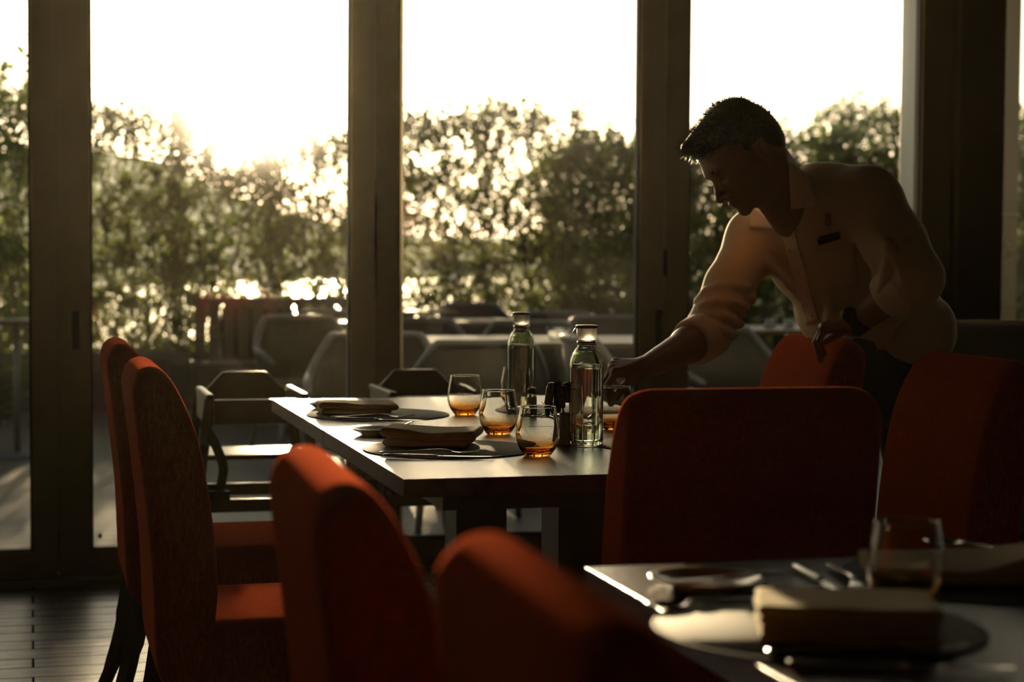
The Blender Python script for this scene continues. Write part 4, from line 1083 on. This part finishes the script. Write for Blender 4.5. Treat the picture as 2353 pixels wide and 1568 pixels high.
both = Field(); both.pr = shirt.pr[:-1]+[p for p in body.pr[:1]]  # surface the small cloth pieces lie on
neck = Field(); neck.cone(H(-.035, -.035), .060, NB, .068, .03); neck.pr += shirt.pr[:-1]
def patch(name, quad, fld, off, thick, mat, n=9, parent=wa, lift=None):
    """cloth piece draped on a surface: quad of 4 picture-measured corners"""
    vs = []; fs = []
    for i in range(n):
        for j in range(n):
            u, v = i/(n-1), j/(n-1)
            x = (quad[0][0]*(1-u)+quad[1][0]*u)*(1-v)+(quad[3][0]*(1-u)+quad[2][0]*u)*v; y = (quad[0][1]*(1-u)+quad[1][1]*u)*(1-v)+(quad[3][1]*(1-u)+quad[2][1]*u)*v
            q = fld.hit(x, y, off=off); 
            if lift: q = q+TC*lift*math.sin(math.pi*v*.5)
            vs.append(q[:])
    for i in range(n-1):
        for j in range(n-1): fs.append((i*n+j, i*n+n+j, i*n+n+1+j, i*n+j+1))
    o = pobj(name, (vs, fs), mat, parent); s = o.modifiers.new('s', 'SOLIDIFY'); s.thickness = thick; s.offset = 0; return o
patch('collar', [(1812, 374), (1858, 402), (1876, 474), (1817, 481)], neck, .010, .003, M_SHIRT2, lift=.006)
patch('collar', [(1722, 474), (1735, 480), (1792, 528), (1722, 522)], neck, .012, .003, M_SHIRT2)
patch('placket', [(1796, 530), (1822, 520), (1880, 740), (1852, 748)], shirt, .003, .002, M_SHIRT2, n=16)
patch('chest_pocket', [(1876, 580), (1965, 560), (1975, 650), (1892, 668)], shirt, .003, .002, M_SHIRT)
patch('name_tag', [(1877, 546), (1927, 534), (1931, 549), (1881, 563)], shirt, .006, .004, M_TAG, n=5)
patch('name_tag_pin', [(1876, 546), (1883, 544), (1884, 549), (1877, 551)], shirt, .010, .003, M_GOLD, n=3)
patch('emblem', [(1896, 492), (1908, 490), (1911, 517), (1897, 519)], shirt, .003, .0015, M_EMB, n=4)
bpos = [(1815+k*17, 575+k*50) for k in range(4)]
for x_, y_ in bpos:
    q = shirt.hit(x_, y_, off=.005); o = pobj('button', ([], []), M_SHIRT2); bpy.data.objects.remove(o)
    bm = bmesh.new(); tube(bm, [q-TC*.001, q+TC*.002], .005, n=12)
    for v in bm.verts: v.co -= Vector((2.36, 4.48, 0))
    obj('button', bm, M_SHIRT2, wa)

# trousers, belt line, shoes, watch
tr = Field(); tr.cone(W(1990, 765, 4.86), .130, plv, .142, .03)
for hp, kn, ft in ((hipL, kneeL, Lft), (hipR, kneeR, Rft)):
    tr.cone(plv, .12, hp, .102, .03); tr.cone(hp, .102, kn, .076, .03); tr.cone(kn, .076, ft+Vector((0, 0, .045)), .066, .03)
pobj('trousers', tr.mesh(.010), M_TROU)
for ft in (Lft, Rft):
    s_ = Field(); s_.cone(ft+Vector((.03, 0, -.006)), .043, ft+Vector((-.14, 0, -.012)), .036, .02); s_.cone(ft, .045, ft+Vector((0, 0, .03)), .046, .02)
    pobj('shoe', s_.mesh(.008), M_SHOE)
dW = (Lwr-Lel).normalized(); wc = Lwr-dW*.018
wt = Field(); wt.cone(wc-dW*.010, .0325, wc+dW*.010, .0315, .004)
up_ = (TC*.6+UC*.8-RC*.1); up_ = (up_-dW*up_.dot(dW)).normalized(); wt.cone(wc+up_*.026, .022, wc+up_*.034, .020, .004)
pobj('wristwatch', wt.mesh(.003), M_WATCH)

# hair: cap plus short strands
hair = Field()
hair.ell(H(-.014, .048), HR, (.099, .080, .080), .01)
hair.ell(H(.030, .092), hdir(1, -.05, 0), (.062, .034, .060), .02)
hair.cone(H(.060, .098), .024, H(.092, .104), .016, .02)
hair.ell(H(-.062, .012), HR, (.048, .062, .066), .02)
hair.ell(H(-.020, .098), HR, (.070, .040, .064), .02)
hair.cone(H(-.012, .03, .070), .012, H(.012, .018, .071), .008, .01); hair.cone(H(-.012, .03, -.070), .012, H(.012, .018, -.071), .008, .01)
hair.ell(H(.108, .020), HR, (.050, .055, .12), .01, sub=True)
hair.ell(H(.070, -.028), HR, (.076, .066, .14), .01, sub=True)
hair.ell(H(-.012, -.022, .098), HR, (.024, .034, .026), .006, sub=True); hair.ell(H(-.010, -.016, -.098), HR, (.026, .036, .026), .006, sub=True)
V, Fc = hair.mesh(.004)
Va = np.array(V); e_ = .002; gr = np.stack([(hair.near(Va+np.eye(3)[d]*e_)-hair.near(Va-np.eye(3)[d]*e_)) for d in range(3)], -1); gr /= np.maximum(np.linalg.norm(gr, axis=1), 1e-6)[:, None]
rnd = random.Random(3); V = list(V); Fc = list(Fc); nV = len(Va)
for k in range(3600):
    i = rnd.randrange(nV); p = Vector(Va[i]); n = Vector(gr[i]); rel = p-HC0; bb_ = rel.dot(HU); aa = rel.dot(HF)
    if bb_ < .02: L = rnd.uniform(.002, .006)
    else: L = rnd.uniform(.005, .013) if aa < .05 else rnd.uniform(.008, .018)
    if -.06 < aa < .0 and bb_ > .11: L *= 1.7
    d = (n*.7+HF*rnd.uniform(-.1, .9)+Vector((rnd.gauss(0, .3), rnd.gauss(0, .3), rnd.gauss(0, .3)))).normalized()
    s1 = d.orthogonal().normalized(); s2 = d.cross(s1); w_ = .0009; b0 = len(V)
    for a2 in range(3): V.append((p-n*.002+(s1*math.cos(a2*2.09)+s2*math.sin(a2*2.09))*w_)[:])
    m2 = p+d*L*.6; 
    for a2 in range(3): V.append((m2+(s1*math.cos(a2*2.09)+s2*math.sin(a2*2.09))*w_*.6)[:])
    V.append((p+d*L+HF*L*.25)[:])
    for a2 in range(3):
        c2 = (a2+1) % 3; Fc.append((b0+a2, b0+c2, b0+3+c2, b0+3+a2)); Fc.append((b0+3+a2, b0+3+c2, b0+6))
pobj('hair', (V, Fc), M_HAIR)
for c in (-1, 1):
    bm = bmesh.new()
    tube(bm, [H(.094, .020, c*.012), H(.093, .0245, c*.024), H(.084, .025, c*.038), H(.070, .020, c*.050)], [(.003, .002), (.004, .0025), (.0035, .002), (.0015, .001)], n=8)
    for v in bm.verts: v.co -= Vector((2.36, 4.48, 0))
    obj('eyebrow', bm, M_HAIR, wa)
